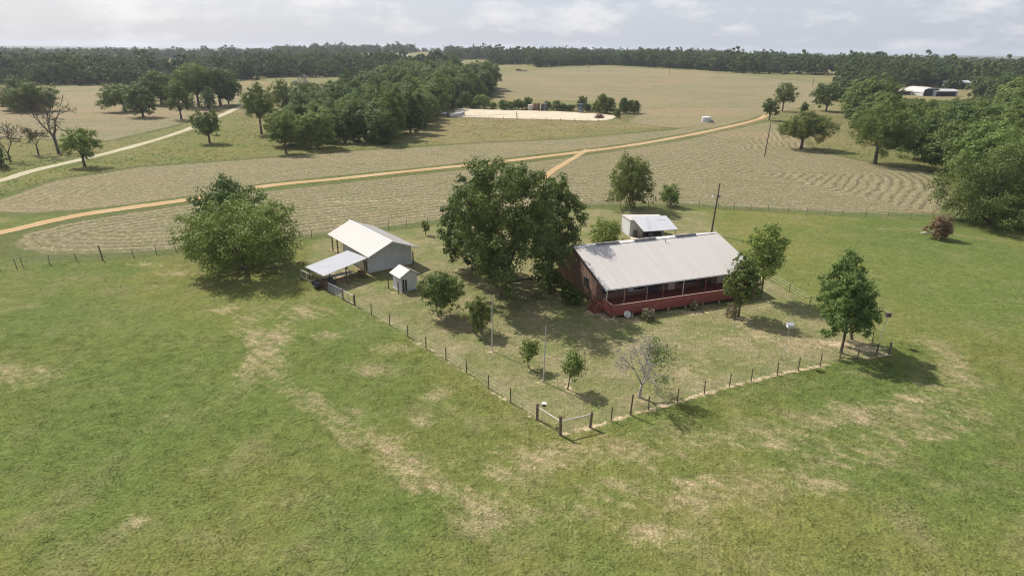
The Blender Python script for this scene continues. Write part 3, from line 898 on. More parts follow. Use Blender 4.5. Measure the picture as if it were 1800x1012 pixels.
def bare_tree(name, label, base, top, lean, seed, r0, frac=.26, leaf=None, pick=None, nl=0, size=.2, wood='dead_wood', spread=1.0, k_leaf=4):
    P = at(*base); ht = rise(P, top)
    rng = np.random.default_rng(seed)
    root = thing(name, label, 'tree', P)
    mb = MB(); tips = []
    t0 = ht * frac
    mb.tube([(0, 0, -.1), (.0, 0, .15), (lean * .4, 0, t0 * .6), (lean, 0, t0)], [r0 * 1.4, r0 * 1.1, r0 * .9, r0 * .85], 8)
    for k in range(4):
        a = k * PI / 2 + rng.uniform(-.4, .4)
        dv = np.array([math.cos(a) * .75 * spread, math.sin(a) * .75 * spread, 1.0]); dv /= np.linalg.norm(dv)
        bare_branches(mb, rng, np.array([lean, 0, t0 * .97]), dv, ht * .26, r0 * .55, 1, tips, .00028 * depth_of(P))
    zmax = max(t[0][2] for t in tips)
    mb.v = [(x, y, z * ht / zmax if z > t0 else z) for x, y, z in mb.v]
    mb.build('trunk', wood, root, True)
    if leaf:
        pts = np.array([t[0] for t in tips if t[1] >= 3 and pick(t[0])])
        if len(pts):
            pts[:, 2] *= ht / zmax
            C = np.repeat(pts, k_leaf, 0) + rng.normal(0, .28, (len(pts) * k_leaf, 3))
            N = rng.normal(0, 1, C.shape); N[:, 2] += .6; N /= np.linalg.norm(N, axis=1)[:, None]
            Vv = leaf_quads(C, N, size, rng)
            link_mesh('crown', raw_mesh('crown', Vv, np.arange(len(Vv)).reshape(-1, 4), leaf), root)
    return root

bare_tree('half_dead_tree', 'half dead tree with bare grey branches and leaves on its right side only', (1124, 698), 592, .1, 41, .13, .22, 'leaf_light', lambda p: p[0] > .85, wood='dead_wood', k_leaf=4, spread=1.35, size=.16)
bare_tree('bare_oak', 'nearly bare dark oak in the left field by the gravel road', (104, 270), 166, -.4, 42, .42, .3, 'leaf_mid', lambda p: p[0] > 1.5, size=.5, wood='bark', k_leaf=1, spread=1.1)
bare_tree('bare_tree', 'leafless brown tree at the left edge behind the gravel road', (18, 285), 212, 0, 43, .2, .2, wood='bark')
bare_tree('bare_tree', 'thin brownish tree left of the nearly bare oak', (68, 272), 222, 0, 44, .2, .3, 'leaf_grey', lambda p: True, size=.4, wood='bark', k_leaf=1)
bare_tree('bare_tree', 'pale tall dead-topped tree rising behind the left end of the grove', (535, 190), 131, 0, 45, .3, .3, 'leaf_light', lambda p: p[2] < 12, size=.8, wood='dead_wood', k_leaf=4)

# field trees on the left and right, each with a crown of its own
FIELD = [
 ('dark round-headed oak farthest left in the left field', (40, 193), 136, 36, 'leaf_dark', .02),
 ('dark oak half hiding the farthest left oak in the field', (62, 196), 143, 38, 'leaf_dark', .1),
 ('leafy light green sapling beside the bend of the gravel road', (149, 293), 226, 30, 'leaf_light', .32),
 ('dark bush at the left edge below the gravel road', (4, 296), 245, 16, 'leaf_dark', .03),
 ('spreading low oak at the left of the field oak group', (220, 196), 150, 34, 'leaf_mid', .25),
 ('dark oak right of the low spreading oak in the left field', (252, 206), 150, 30, 'leaf_dark', .15),
 ('slender oak with a forked trunk in the middle of the left field group', (319, 210), 145, 22, 'leaf_mid', .25),
 ('dark wide oak at the back of the left field group', (285, 184), 130, 40, 'leaf_dark', .2),
 ('tall wide oak with visible trunk behind the gravel road', (350, 188), 118, 34, 'leaf_mid', .3),
 ('big oak above the gravel road at the right of the field group', (388, 186), 122, 34, 'leaf_mid', .3),
 ('small dark narrow tree under the big field oak', (369, 194), 158, 14, 'leaf_dark', .1),
 ('small dark rounded tree at the far side of the gravel road', (402, 184), 148, 16, 'leaf_dark', .15),
 ('round small tree standing alone right beside the gravel road', (369, 252), 193, 26, 'leaf_mid', .3),
 ('tall open oak in the meadow left of the grove', (460, 236), 140, 30, 'leaf_mid', .33),
 ('pale green bush by the tall open oak left of the grove', (448, 198), 172, 17, 'leaf_light', .06),
 ('dark green tree behind the tall open oak', (500, 200), 140, 26, 'leaf_mid', .15),
 ('thin crowned tree at the left front corner of the grove', (503, 270), 198, 30, 'leaf_mid', .3),
 ('upright oak at the end of the orange road', (1375, 196), 144, 20, 'leaf_dark', .3),
 ('small dark oak where the orange road ends', (1352, 212), 174, 17, 'leaf_dark', .3),
 ('brownish rounded oak beyond the end of the orange road', (1452, 196), 146, 28, 'leaf_mid', .22),
 ('little thin tree between the oaks at the road end', (1412, 203), 178, 8, 'leaf_mid', .3),
 ('gnarled spreading oak on the mown field edge', (1408, 262), 196, 44, 'leaf_dark', .3),
 ('large leaning oak with bare trunk at the wood edge beside the mown field', (1537, 288), 180, 56, 'leaf_mid', .3),
 ('pale tree behind the gnarled oak at the wood edge', (1512, 212), 140, 26, 'leaf_dark', .15),
 ('massive oak at the right edge with boughs touching the pasture', (1742, 396), 238, 92, 'leaf_dark', .02),
 ('bright green tree at the right edge behind the massive oak', (1800, 372), 205, 74, 'leaf_light', .1),
]
for i, (lab, b, t_, h_, lf, zb) in enumerate(FIELD):
    if 'field group' in lab or 'field oak' in lab or 'big oak above' in lab or 'behind the gravel road' in lab: h_ *= 1.18; t_ -= 5
    P = at(*b); dpt = depth_of(P)
    big = h_ * dpt / F
    n = int(np.clip(h_ * h_ * 9, 1200, 22000)) if h_ < 70 else 34000
    tree('oak' if h_ > 20 else 'small_tree', lab, b, t_, h_, lf, zb, n, max(.3, dpt * .0021), 22 if h_ > 40 else 15, 100 + i, .05 * big + .12, fat=.34, cx=None, cat='tree' if 'bush' not in lab else 'bush')

# shared crowns for the packed groves
PROTO = []
for k in range(9):
    rng = np.random.default_rng(500 + k)
    ht = 12.0; R = rng.uniform(4.6, 6.0)
    zb = [.04, .1, .18][k % 3]
    L = fit_lobes(envelope(rng, R, zb * ht, ht, 16, .36), R, zb * ht, ht)
    Vc = crown_leaves(rng, L, 8500, .50, 13)
    Vc[:, 2] = np.maximum(Vc[:, 2], .05)
    mat = ['leaf_dark', 'leaf_mid', 'leaf_mid', 'leaf_mid', 'leaf_dark', 'leaf_light', 'leaf_light', 'leaf_mid', 'leaf_dark'][k]
    mc = raw_mesh('crown', Vc, np.arange(len(Vc)).reshape(-1, 4), mat)
    to = limbs(rng, L, ht, .24, max(zb * ht, 1.2), (0, 0), 7).build('trunk', 'bark', None, True)
    mt = to.data
    bpy.data.objects.remove(to)
    PROTO.append((mc, mt))

def copy_tree(name, label, P, k, sxy, sz, rz, group):
    root = thing(name, label, 'tree', P, rz, group)
    root.scale = (sxy, sxy, sz)
    link_mesh('crown', PROTO[k][0], root)
    link_mesh('trunk', PROTO[k][1], root)
    return root

def scatter(poly, spacing, rng, jit=.38):
    x0, y0 = poly.min(0); x1, y1 = poly.max(0)
    X, Y = np.meshgrid(np.arange(x0, x1, spacing), np.arange(y0, y1, spacing))
    X = X.ravel() + rng.uniform(-jit, jit, X.size) * spacing; Y = Y.ravel() + rng.uniform(-jit, jit, Y.size) * spacing
    k = inside(X, Y, poly)
    return np.stack([X[k], Y[k]], 1)

GROVE = px_line([(490, 266), (560, 264), (640, 260), (700, 254), (750, 243), (758, 222), (770, 205), (784, 192), (858, 172), (866, 156), (800, 146), (720, 148), (640, 166), (570, 190), (510, 222)])
rng = np.random.default_rng(77)
pts = scatter(GROVE, 9.6, rng)
pts = pts[np.argsort(pts[:, 1])][:290]
for (x, y) in pts:
    P = on_ground(x, y); q = proj(P)
    k = int(rng.integers(0, 9))
    low = .86 if q[0] < 650 else 1.0
    if y < 245 and q[0] < 610: k = int(rng.choice([1, 3, 5, 6, 7]))
    s = (1.05 + .25 * sst(230, 480, y)) * rng.uniform(.8, 1.2) * low
    copy_tree('grove_tree', 'leafy tree packed among its neighbours in the long grove left of the sandy pad', P, k, s * 1.12, s * rng.uniform(.92, 1.1), rng.uniform(0, 6.28), 'trees packed in the long grove')

RWOOD = px_line([(1675, 345), (1632, 305), (1580, 284), (1520, 240), (1492, 214), (1500, 200), (1545, 188), (1620, 180), (1690, 174), (1800, 166), (2150, 175), (2150, 330), (1850, 350)])
pts = scatter(RWOOD, 10.5, rng)
pts = pts[np.argsort(pts[:, 1])][:295]
for (x, y) in pts:
    P = on_ground(x, y); k = int(rng.integers(0, 9))
    s = (1.05 + .15 * sst(150, 300, y)) * rng.uniform(.82, 1.25)
    q = proj(P)
    if 1550 < q[0] < 1765: s = min(s, max(.3, rise(P, 170.5) / 14.5))
    copy_tree('wood_tree', 'leafy tree packed among its neighbours in the wood along the right edge', P, k, s * 1.22, s * rng.uniform(.92, 1.1), rng.uniform(0, 6.28), 'trees packed in the right hand wood')

# small trees and bushes along the back of the sandy pad
PADROW = [(797, 190, 14, 12, 2), (806, 190, 17, 10, 6), (819, 190, 33, 12, 6), (832, 191, 15, 9, 6), (848, 191, 28, 15, 6), (866, 192, 14, 9, 6), (883, 193, 20, 9, 6), (897, 193, 14, 9, 1), (912, 193, 18, 10, 1), (927, 192, 21, 9, 0), (962, 192, 14, 7, 0),
          (978, 194, 17, 11, 3), (990, 195, 13, 9, 3), (1003, 195, 11, 8, 0), (1022, 193, 24, 10, 0), (1032, 196, 14, 7, 0), (1047, 197, 17, 9, 3), (1058, 199, 33, 13, 3), (1072, 200, 28, 11, 3), (1085, 207, 16, 6, 0), (1095, 200, 28, 9, 3), (1107, 200, 24, 11, 3), (1117, 199, 22, 8, 3)]
for i, (px, py, hpx, wpx, k) in enumerate(PADROW):
    P = at(px, py); D = depth_of(P); hh = hpx * D / F; ww = wpx * D / F
    root = thing('pad_bush', 'small bushy tree in the row behind the sandy pad', 'bush', P, i * 1.3, 'bushy trees in the row behind the sandy pad')
    root.scale = (ww / 5.0, ww / 5.0, hh / 12.0)
    link_mesh('crown', PROTO[k][0], root); link_mesh('trunk', PROTO[k][1], root)

# far-off woods that read as one mass
FARV = []
for k in range(10):
    rg = np.random.default_rng(900 + k)
    R_ = rg.uniform(6.0, 8.6); h_ = rg.uniform(9.5, 13)
    L = fit_lobes(envelope(rg, R_, .1, h_, 9, .42), R_, .1, h_)
    FARV.append(crown_leaves(rg, L, 900, 1.25, 5, .35, .15, .14))

def far_wood(name, pts, label, seed, hs=1.0):
    rg = np.random.default_rng(seed)
    out = []; tone = []
    for (x, y) in pts:
        v = FARV[int(rg.integers(0, 10))]
        a = rg.uniform(0, 6.28); s = rg.uniform(.7, 1.4) * hs; sz = s * rg.uniform(.9, 1.15)
        ca, sa = math.cos(a) * s, math.sin(a) * s
        w = np.stack([v[:, 0] * ca - v[:, 1] * sa + x, v[:, 0] * sa + v[:, 1] * ca + y, v[:, 2] * sz + float(terrain(x, y)) - .2], 1)
        out.append(w); tone.append(np.full(len(w), rg.uniform(0, 1)))
    V = np.concatenate(out).astype(np.float32)
    me = raw_mesh(name, V, np.arange(len(V)).reshape(-1, 4), 'leaf_far')
    set_attrs(me, {'tone': np.concatenate(tone)})
    return tag(link_mesh(name, me), label, 'woods', kind='stuff')

def fan(px0, px1, y0, y1, rng, sp0, k=.0):
    """points between two photo columns from depth y0 to y1, spacing growing with distance"""
    out = []; y = y0
    while y < y1:
        sp = sp0 * (1 + k * (y - y0) / y0)
        a = (px0 - CX) / 1157.0 * y; b = (px1 - CX) / 1157.0 * y
        for x in np.arange(a, b, sp): out.append((x + rng.uniform(-.4, .4) * sp, y + rng.uniform(-.4, .4) * sp))
        y += sp
    return np.array(out)

def not_in(pts, polys):
    k = np.ones(len(pts), bool)
    for p in polys: k &= ~inside(pts[:, 0], pts[:, 1], p)
    return pts[k]

rng = np.random.default_rng(31)
OPEN1 = px_line([(205, 131), (208, 122), (228, 121), (226, 131)]); OPEN2 = px_line([(250, 117), (255, 113), (305, 112), (300, 118)]); OPEN3 = px_line([(368, 113), (372, 109), (420, 109), (415, 113)])
A1 = fan(-260, 235, 490, 700, rng, 13)
A2 = fan(225, 430, 560, 760, rng, 14)
A3 = fan(400, 800, 600, 760, rng, 14)
A4 = fan(-300, 620, 700, 1500, rng, 17, .9)
A5 = fan(-500, -200, 300, 700, rng, 13)
LW = not_in(np.vstack([A1, A2, A3, A4, A5]), [OPEN1, OPEN2, OPEN3, FIELD_FAR])
# grass openings in the woods
px_ = LW[:, 0] / LW[:, 1] * 1157.0 + CX
gap = ((px_ > 203) & (px_ < 230) & (LW[:, 1] > 500) & (LW[:, 1] < 900)) | ((px_ > 255) & (px_ < 318) & (LW[:, 1] > 690) & (LW[:, 1] < 1150)) | ((px_ > 372) & (px_ < 425) & (LW[:, 1] > 760) & (LW[:, 1] < 1250)) | ((px_ > 60) & (px_ < 130) & (LW[:, 1] > 800) & (LW[:, 1] < 1000))
LW = LW[~gap]
far_wood('left_woods', LW, 'dark far-off woods beyond the left fields', 1, 1.25)
B1 = fan(480, 725, 1420, 1560, rng, 15)
B1 = B1[rng.uniform(0, 1, len(B1)) < .55]
B2 = fan(784, 880, 1100, 1300, rng, 13)
B3 = fan(600, 700, 690, 760, rng, 12)
far_wood('hilltop_woods', np.vstack([B1, B2]), 'line of trees on the far hilltop left of the centre', 2, 1.15)
crest = [(945, 118.5), (1060, 114.5), (1200, 121), (1300, 128.5), (1400, 131.5), (1500, 133)]
CP = px_line(crest)
C1 = []
for i in range(len(CP) - 1):
    L = np.linalg.norm(CP[i + 1] - CP[i])
    for t in np.arange(0, 1, 11 / L):
        for r_ in range(7):
            p = CP[i] * (1 - t) + CP[i + 1] * t
            C1.append(p + np.array([rng.normal(0, 3), 5 + r_ * 16 + rng.normal(0, 5)]))
C2 = fan(868, 950, 860, 1150, rng, 14)
C3 = fan(920, 1560, 1120, 1500, rng, 17, .5)
far_wood('ridge_woods', not_in(np.vstack([np.array(C1), C2, C3]), [FIELD_RIGHT]), 'dark belt of trees along the crest behind the big hay hill', 3, 1.15)
D1 = fan(1500, 1700, 470, 720, rng, 12)
D2 = fan(1750, 2250, 400, 760, rng, 14)
D3 = fan(1480, 2250, 720, 1500, rng, 17, .9)
D1 = not_in(D1, [CLEARING])
far_wood('right_woods', np.vstack([D1, D2, D3]), 'dark far-off woods filling the valley beyond the farm sheds', 4, 1.2)
E1 = fan(-700, 2500, 1600, 2600, rng, 42, .5)
far_wood('distant_woods', not_in(E1, []), 'hazy distant woods along the horizon', 5)

# ------------------------------------------------------------------ ranch house
HA = math.radians(20.5)
HO = at(1078, 536, 1.75); HO[2] = 0
house = thing('ranch_house', 'long brown wooden ranch house with a pale metal roof and red front deck', 'house', HO, HA)
X0, X1 = .1, 20.2          # walls
YF, YB, YR = 4.2, 15.0, 9.75
ZD, ZE, ZB, ZR = .75, 3.45, 3.5, 5.6
wall = MB()
zf = 3.1 + (5.6 - 3.1) * (YF - 1.43) / (YR - 1.43)
wall.prism([(YF, .35), (YB, .35), (YB, ZR - (YB - YR) * .30 - .12), (YR, ZR - .12), (YF, zf - .12)], 'x', X0, X1)
wall.build('wall', 'rail_side', house)
# boards standing proud of the gable wall
bt = MB()
for i in range(26):
    y = YF + .2 + i * .42
    if y > YB - .1: break
    z = (ZR - (y - YR) * .30 if y > YR else 3.1 + .3005 * (y - 1.43)) - .16
    bt.box(X0 - .022, X0 - .001, y, y + .05, .4, z)
for i in range(47):
    x = X0 + .25 + i * .425
    bt.box(x, x + .05, YF - .02, YF - .001, ZD + .02, zf - .15)
bt.build('batten', 'rail_side', house)
fd = MB()
for x in np.arange(X0 + .3, X1, 2.4):
    for y in (YF + .3, YR, YB - .3): fd.box(x, x + .3, y - .15, y + .15, 0, .35)
fd.build('pier', 'grey_metal', house)

def roof_sheet(quad, th, ribs, along, mat, name, parent, rib=.03):
    """metal sheet with raised ribs running from the first edge (q0-q1) to the opposite edge (q3-q2)"""
    mb = MB(); mb.slab(quad, th)
    q = [Vector(p) for p in quad]
    nrm = (q[1] - q[0]).cross(q[3] - q[0]).normalized()
    if nrm.z < 0: nrm = -nrm
    for i in range(ribs):
        t = (i + .5) / ribs
        a = q[0].lerp(q[1], t); b = q[3].lerp(q[2], t)
        sd = (q[1] - q[0]).normalized() * .035
        vs = [a - sd, a + sd, b + sd, b - sd]
        vs2 = [v + nrm * rib - (sd * .4 if i2 in (1, 2) else -sd * .4) for i2, v in enumerate(vs)]
        mb.add(vs + vs2, [(4, 5, 6, 7), (0, 1, 5, 4), (1, 2, 6, 5), (2, 3, 7, 6), (3, 0, 4, 7)])
    return mb.build(name, mat, parent)

RX0, RX1 = -.35, 20.75
ZBRK = 3.1 + .3005 * (YF - 1.43)
rf = roof_sheet([(RX0, 1.43, 3.1), (RX1, 1.43, 3.1), (RX1, YR, ZR), (RX0, YR, ZR)], .07, 23, 0, 'roof_warm', 'roof', house)
roof_sheet([(RX1, 16.0, ZR - (16 - YR) * .30), (RX0, 16.0, ZR - (16 - YR) * .30), (RX0, YR, ZR), (RX1, YR, ZR)], .07, 23, 0, 'roof_warm', 'roof', house)
cap = MB(); cap.prism([(YR - .22, ZR + .005), (YR, ZR + .075), (YR + .22, ZR + .005)], 'x', RX0 - .02, RX1 + .02)
cap.build('ridge_cap', 'trim', rf)
for xa in (2.7, 8.1, 14.2):
    v = MB(); v.box(xa, xa + 3.2, YR - .2, YR + .2, ZR + .08, ZR + .17, .02); v.build('ridge_vent', 'dark_metal', rf)
vp = MB(); vp.tube([(12.2, YR - .9, ZR - .3), (12.2, YR - .9, ZR + .25)], .06, 8); vp.build('vent_pipe', 'grey_metal', rf)
fa = MB(); fa.box(RX0, RX1, 1.36, 1.425, 2.93, 3.09); fa.build('fascia', 'trim', rf)
for xx in (RX0 - .05, RX1 + .003):
    r_ = MB(); r_.prism([(1.43, 2.93), (YR, ZR - .17), (16.0, ZR - 6.25 * .3 - .17), (16.0, ZR - 6.25 * .3 + .01), (YR, ZR + .03), (1.43, 3.11)], 'x', xx, xx + .045)
    r_.build('rake_board', 'dark_metal' if xx < 0 else 'trim', rf)
# deck
DX1 = 19.6
dk = MB()
nb = 30
for i in range(nb):
    y = -.02 + i * (YF - .03) / nb
    dk.box(0.0, DX1, y, y + (YF - .03) / nb - .012, ZD - .05, ZD)
deck = dk.build('deck', 'red_deck', house)
jo = MB(); jo.box(-.03, DX1 + .03, -.075, -.03, ZD - .34, ZD + .01); jo.box(-.075, -.03, -.03, YF, ZD - .34, ZD + .01)
jo.build('deck_fascia', 'red_rail', deck)
for i in range(9):
    p = MB(); x = .25 + i * (DX1 - .5) / 8
    p.box(x - .07, x + .07, .05, .19, -.05, ZD - .055); p.box(x - .07, x + .07, 2.2, 2.34, -.05, ZD - .055)
    p.build('deck_leg', 'pale_wood', deck)
# railing: bays of balusters between posts
nb = 11
for i in range(nb + 1):
    x = -.0 + i * DX1 / nb
    p = MB(); p.box(x - .05, x + .05, -.14, -.08, ZD - .3, 1.72); p.build('rail_post', 'red_rail', deck)
for i in range(nb):
    a = i * DX1 / nb + .05; b = (i + 1) * DX1 / nb - .05
    p = MB()
    p.box(a, b, -.125, -.085, ZD + .12, ZD + .19); p.box(a, b, -.125, -.085, 1.60, 1.68)
    k = int((b - a) / .115)
    for j in range(k):
        x = a + (j + .5) * (b - a) / k
        p.box(x - .036, x + .036, -.15, -.127, ZD - .22, 1.69)
    p.build('railing_panel', 'red_rail', deck)
p = MB()
p.box(-.125, -.085, .0, 1.9, ZD + .12, ZD + .19); p.box(-.125, -.085, 0, 1.9, 1.60, 1.68)
for j in range(16):
    y = .06 + j * .118; p.box(-.15, -.127, y - .036, y + .036, ZD - .22, 1.69)
p.build('railing_panel', 'red_rail', deck)
p = MB(); p.box(-.16, DX1 + .1, -.16, -.05, 1.725, 1.755); p.box(-.16, -.05, -.035, 2.0, 1.725, 1.765)
p.build('top_rail', 'rail_top', deck)
p = MB(); p.box(DX1 + .08, DX1 + .13, 0, YF, ZD - .22, 1.69); p.build('railing_panel', 'red_rail', deck)
# stairs at the left end
st = MB()
for i in range(4):
    st.box(-.08 - (i + 1) * .30, -.08 - i * .30, 2.0, 3.5, ZD - (i + 1) * .17 - .04, ZD - (i + 1) * .17)
for y in (1.96, 3.5):
    st.add([(-.08, y, ZD - .1), (-.08, y, ZD - .35), (-1.3, y, -.02), (-1.3, y, .16), (-.08, y + .04, ZD - .1), (-.08, y + .04, ZD - .35), (-1.3, y + .04, -.02), (-1.3, y + .04, .16)],
           [(0, 1, 2, 3), (7, 6, 5, 4), (0, 4, 5, 1), (1, 5, 6, 2), (2, 6, 7, 3), (3, 7, 4, 0)])
stair = st.build('stairs', 'red_deck', house)
for y in (1.94, 3.56):
    h_ = MB(); h_.tube([(-.06, y, 1.7), (-1.3, y, 1.0)], .05, 4); h_.tube([(-1.26, y, 0), (-1.26, y, 1.05)], .05, 4); h_.tube([(-.1, y, ZD), (-.1, y, 1.75)], .05, 4)
    for j in range(1, 6): h_.tube([(-.1 - j * .2, y, 1.66 - j * .115), (-.1 - j * .2, y, .72 - j * .115)], .025, 4)
    h_.build('stair_rail', 'red_rail', stair)
# porch posts
for x, m_ in ((.12, 'cream'), (2.4, 'rail_top'), (5.4, 'rail_top'), (7.6, 'rail_side'), (10.4, 'cream'), (13.6, 'red_rail'), (16.6, 'red_rail'), (19.4, 'red_rail')):
    p = MB(); zt = 3.1 + .3005 * (1.75 - 1.43) - .12
    p.box(x - .045, x + .045, 1.70, 1.80, ZD, zt, .01); p.build('porch_post', m_, house)
bm_ = MB(); bm_.box(RX0 + .2, RX1 - .2, 1.70, 1.80, 2.83, 2.97); bm_.build('porch_beam', 'rail_side', house)
# windows and doors on the porch wall
def window(parent, xa, xb, za, zb, y, name='window', bars=1, curtain=None):
    g = MB(); g.box(xa, xb, y - .05, y - .022, za, zb); g.build('pane', 'glass', None)
    pane = bpy.data.objects[-1] if False else None
    return g
def win(xa, xb, za, zb, curtain=False):
    f = MB(); y = YF; t_ = .07
    f.box(xa - t_, xa, y - .075, y - .003, za - t_, zb + t_); f.box(xb, xb + t_, y - .075, y - .003, za - t_, zb + t_)
    f.box(xa, xb, y - .075, y - .003, zb, zb + t_); f.box(xa, xb, y - .095, y - .003, za - t_, za)
    f.box((xa + xb) / 2 - .025, (xa + xb) / 2 + .025, y - .07, y - .052, za, zb)
    w = f.build('window', 'trim' if curtain else 'dark_metal', house)
    g = MB(); g.box(xa, xb, y - .05, y - .021, za, zb); g.build('pane', 'glass', w)
    if curtain:
        c_ = MB()
        for k in range(6): c_.box(xa + .06 + k * .11, xa + .15 + k * .11, y - .058, y - .053 - .003 * (k % 2), za + .03, zb - .03)
        c_.build('curtain', 'trim', w)
win(4.4, 6.6, 1.35, 2.75, True)
win(.9, 1.9, 1.5, 2.6)
win(11.6, 14.0, 1.5, 2.7)
win(8.0, 9.0, 1.5, 2.6)
for xa in (10.0, 17.2):
    p = MB(); p.box(xa, xa + .95, YF - .06, YF - .003, ZD + .02, 2.85)
    dr = p.build('door', 'cream', house)
    q_ = MB(); q_.box(xa + .18, xa + .77, YF - .075, YF - .061, 1.75, 2.6); q_.build('pane', 'glass', dr)
    q_ = MB(); q_.lathe([(.0, 0), (.04, .01), (.04, .05), (0, .06)], (xa + .85, YF - .09, 1.72), 8); q_.build('handle', 'grey_metal', dr)
# gable window
f = MB(); f.box(X0 - .07, X0 - .024, 6.2, 7.4, 1.5, 2.7); w = f.build('window', 'dark_metal', house)
f = MB(); f.box(X0 - .085, X0 - .071, 6.3, 7.3, 1.6, 2.6); f.build('pane', 'glass', w)

def house_pt(x, y, z=0):
    c, s = math.cos(HA), math.sin(HA)
    return (HO[0] + c * x - s * y, HO[1] + s * x + c * y, z)

# things on the porch
def bench(loc, rz, label, wide=1.3):
    t = thing('porch_bench', label, 'bench', loc, rz)
    m = MB()
    for i in range(4): m.box(-wide / 2, wide / 2, i * .12 - .24, i * .12 - .14, .42, .45)
    m.build('seat', 'dark_metal', t)
    m = MB()
    for i in range(3): m.box(-wide / 2, wide / 2, .25, .28, .52 + i * .14, .62 + i * .14)
    m.build('backrest', 'dark_metal', t)
    for sx in (-1, 1):
        for y in (-.2, .2):
            m = MB(); m.box(sx * wide / 2 * .92 - .03, sx * wide / 2 * .92 + .03, y - .03, y + .03, 0, .419 if y < 0 else .9); m.build('leg', 'dark_metal', t)
bench(house_pt(7.7, 3.6, ZD), HA, 'dark slatted bench against the porch wall left of the door')
bench(house_pt(15.2, 3.6, ZD), HA, 'dark slatted bench on the porch right of the wide window')
# satellite dish
P = at(1103, 560)
ds = thing('satellite_dish', 'round white satellite dish on a short stake before the deck corner', 'dish', P, -.5)
m = MB(); m.tube([(0, 0, -.1), (0, 0, .55)], .035, 8); m.build('mast', 'grey_metal', ds)
m = MB()
prof = [(.02 + .40 * k / 6, .10 * (k / 6) ** 2) for k in range(7)]
vs = []; fs = []
for r_, z in prof:
    for k in range(20): vs.append((r_ * math.cos(k * PI / 10), -.08 - z * 1.0, .62 + r_ * math.sin(k * PI / 10)))
for r_, z in prof[::-1]:
    for k in range(20): vs.append((r_ * math.cos(k * PI / 10), -.055 - z, .62 + r_ * math.sin(k * PI / 10)))
for i in range(13):
    for k in range(20): fs.append((i * 20 + k, i * 20 + (k + 1) % 20, (i + 1) * 20 + (k + 1) % 20, (i + 1) * 20 + k))
m.add(vs, fs); m.build('reflector', 'trim', ds, True)
m = MB(); m.tube([(0, -.08, .3), (0, -.5, .52)], .018, 6); m.box(-.05, .05, -.56, -.48, .5, .6, .01); m.build('feed_arm', 'dark_metal', ds)

# ------------------------------------------------------------------ barn
BA = math.radians(-52)
BO = at(648.6, 480); BO[2] = 0
def barn_pt(x, y, z=0):
    c, s = math.cos(BA), math.sin(BA)
    return (BO[0] + c * x - s * y, BO[1] + s * x + c * y, z)
barn = thing('barn', 'white metal barn with a pale gabled roof over an open bay at its far end', 'barn', BO, BA)
BW = 6.5; ze, zr, yr = 2.65, 4.2, 3.1
def eave_z(y): return ze + (zr - ze) * (y + .55) / (yr + .55) if y < yr else ze + (zr - ze) * (BW + .55 - y) / (BW + .55 - yr)
m = MB(); m.prism([(0, 0), (BW, 0), (BW, eave_z(BW) - .08), (yr, zr - .08), (0, eave_z(0) - .08)], 'x', -8.2, 0)
m.build('wall', 'white_metal', barn)
m = MB()
for i in range(21):
    y = .15 + i * .31
    m.box(.001, .018, y, y + .04, .05, eave_z(y) - .12)
for i in range(26):
    x = -8.1 + i * .31
    m.box(x, x + .04, -.018, -.001, .05, eave_z(0) - .1)
m.build('wall_rib', 'white_metal', barn)
for yy in (-.03, BW - .03):
    m = MB(); m.box(.02, .055, yy, yy + .06, 0, eave_z(max(0, min(BW, yy))) - .1); m.build('corner_trim', 'trim', barn)
rf = roof_sheet([(-12.3, -.55, ze), (1.25, -.55, ze), (1.25, yr, zr), (-12.3, yr, zr)], .05, 18, 0, 'barn_roof', 'roof', barn, .018)
rf2 = roof_sheet([(1.25, BW + .55, ze), (-12.3, BW + .55, ze), (-12.3, yr, zr), (1.25, yr, zr)], .05, 18, 0, 'barn_roof', 'roof', barn, .018)
m = MB(); m.prism([(yr - .2, zr - .03), (yr, zr + .06), (yr + .2, zr - .03)], 'x', -12.33, 1.28); m.build('ridge_cap', 'trim', rf)
m = MB(); m.prism([(-.55, ze - .14), (yr, zr - .14), (BW + .55, ze - .14), (BW + .55, ze + .02), (yr, zr + .02), (-.55, ze + .02)], 'x', 1.255, 1.29); m.build('rake_trim', 'trim', rf)
for x in (-12.1, -10.2):
    for y in (.0, BW):
        m = MB(); m.box(x - .07, x + .07, y - .07, y + .07, -.1, eave_z(y) - .06); m.build('post', 'post_wood', barn)
for y in (.0, BW):
    m = MB(); m.box(-12.2, -8.22, y - .05, y + .05, eave_z(y) - .25, eave_z(y) - .08); m.build('beam', 'post_wood', barn)
m = MB(); m.box(-2.6, -1.4, -.045, -.019, .05, 2.05); dr = m.build('door', 'cream', barn)
m = MB(); m.box(-1.6, -1.52, -.075, -.046, 1.0, 1.08); m.build('handle', 'dark_metal', dr)
m = MB(); m.box(-.9, -.35, -.03, -.019, .2, 1.5); m.build('window', 'dark', barn)
m = MB(); m.tube([(.3, BW + .1, 0), (.3, BW + .1, 1.9)], .09, 8); m.build('downpipe', 'dark_metal', barn)

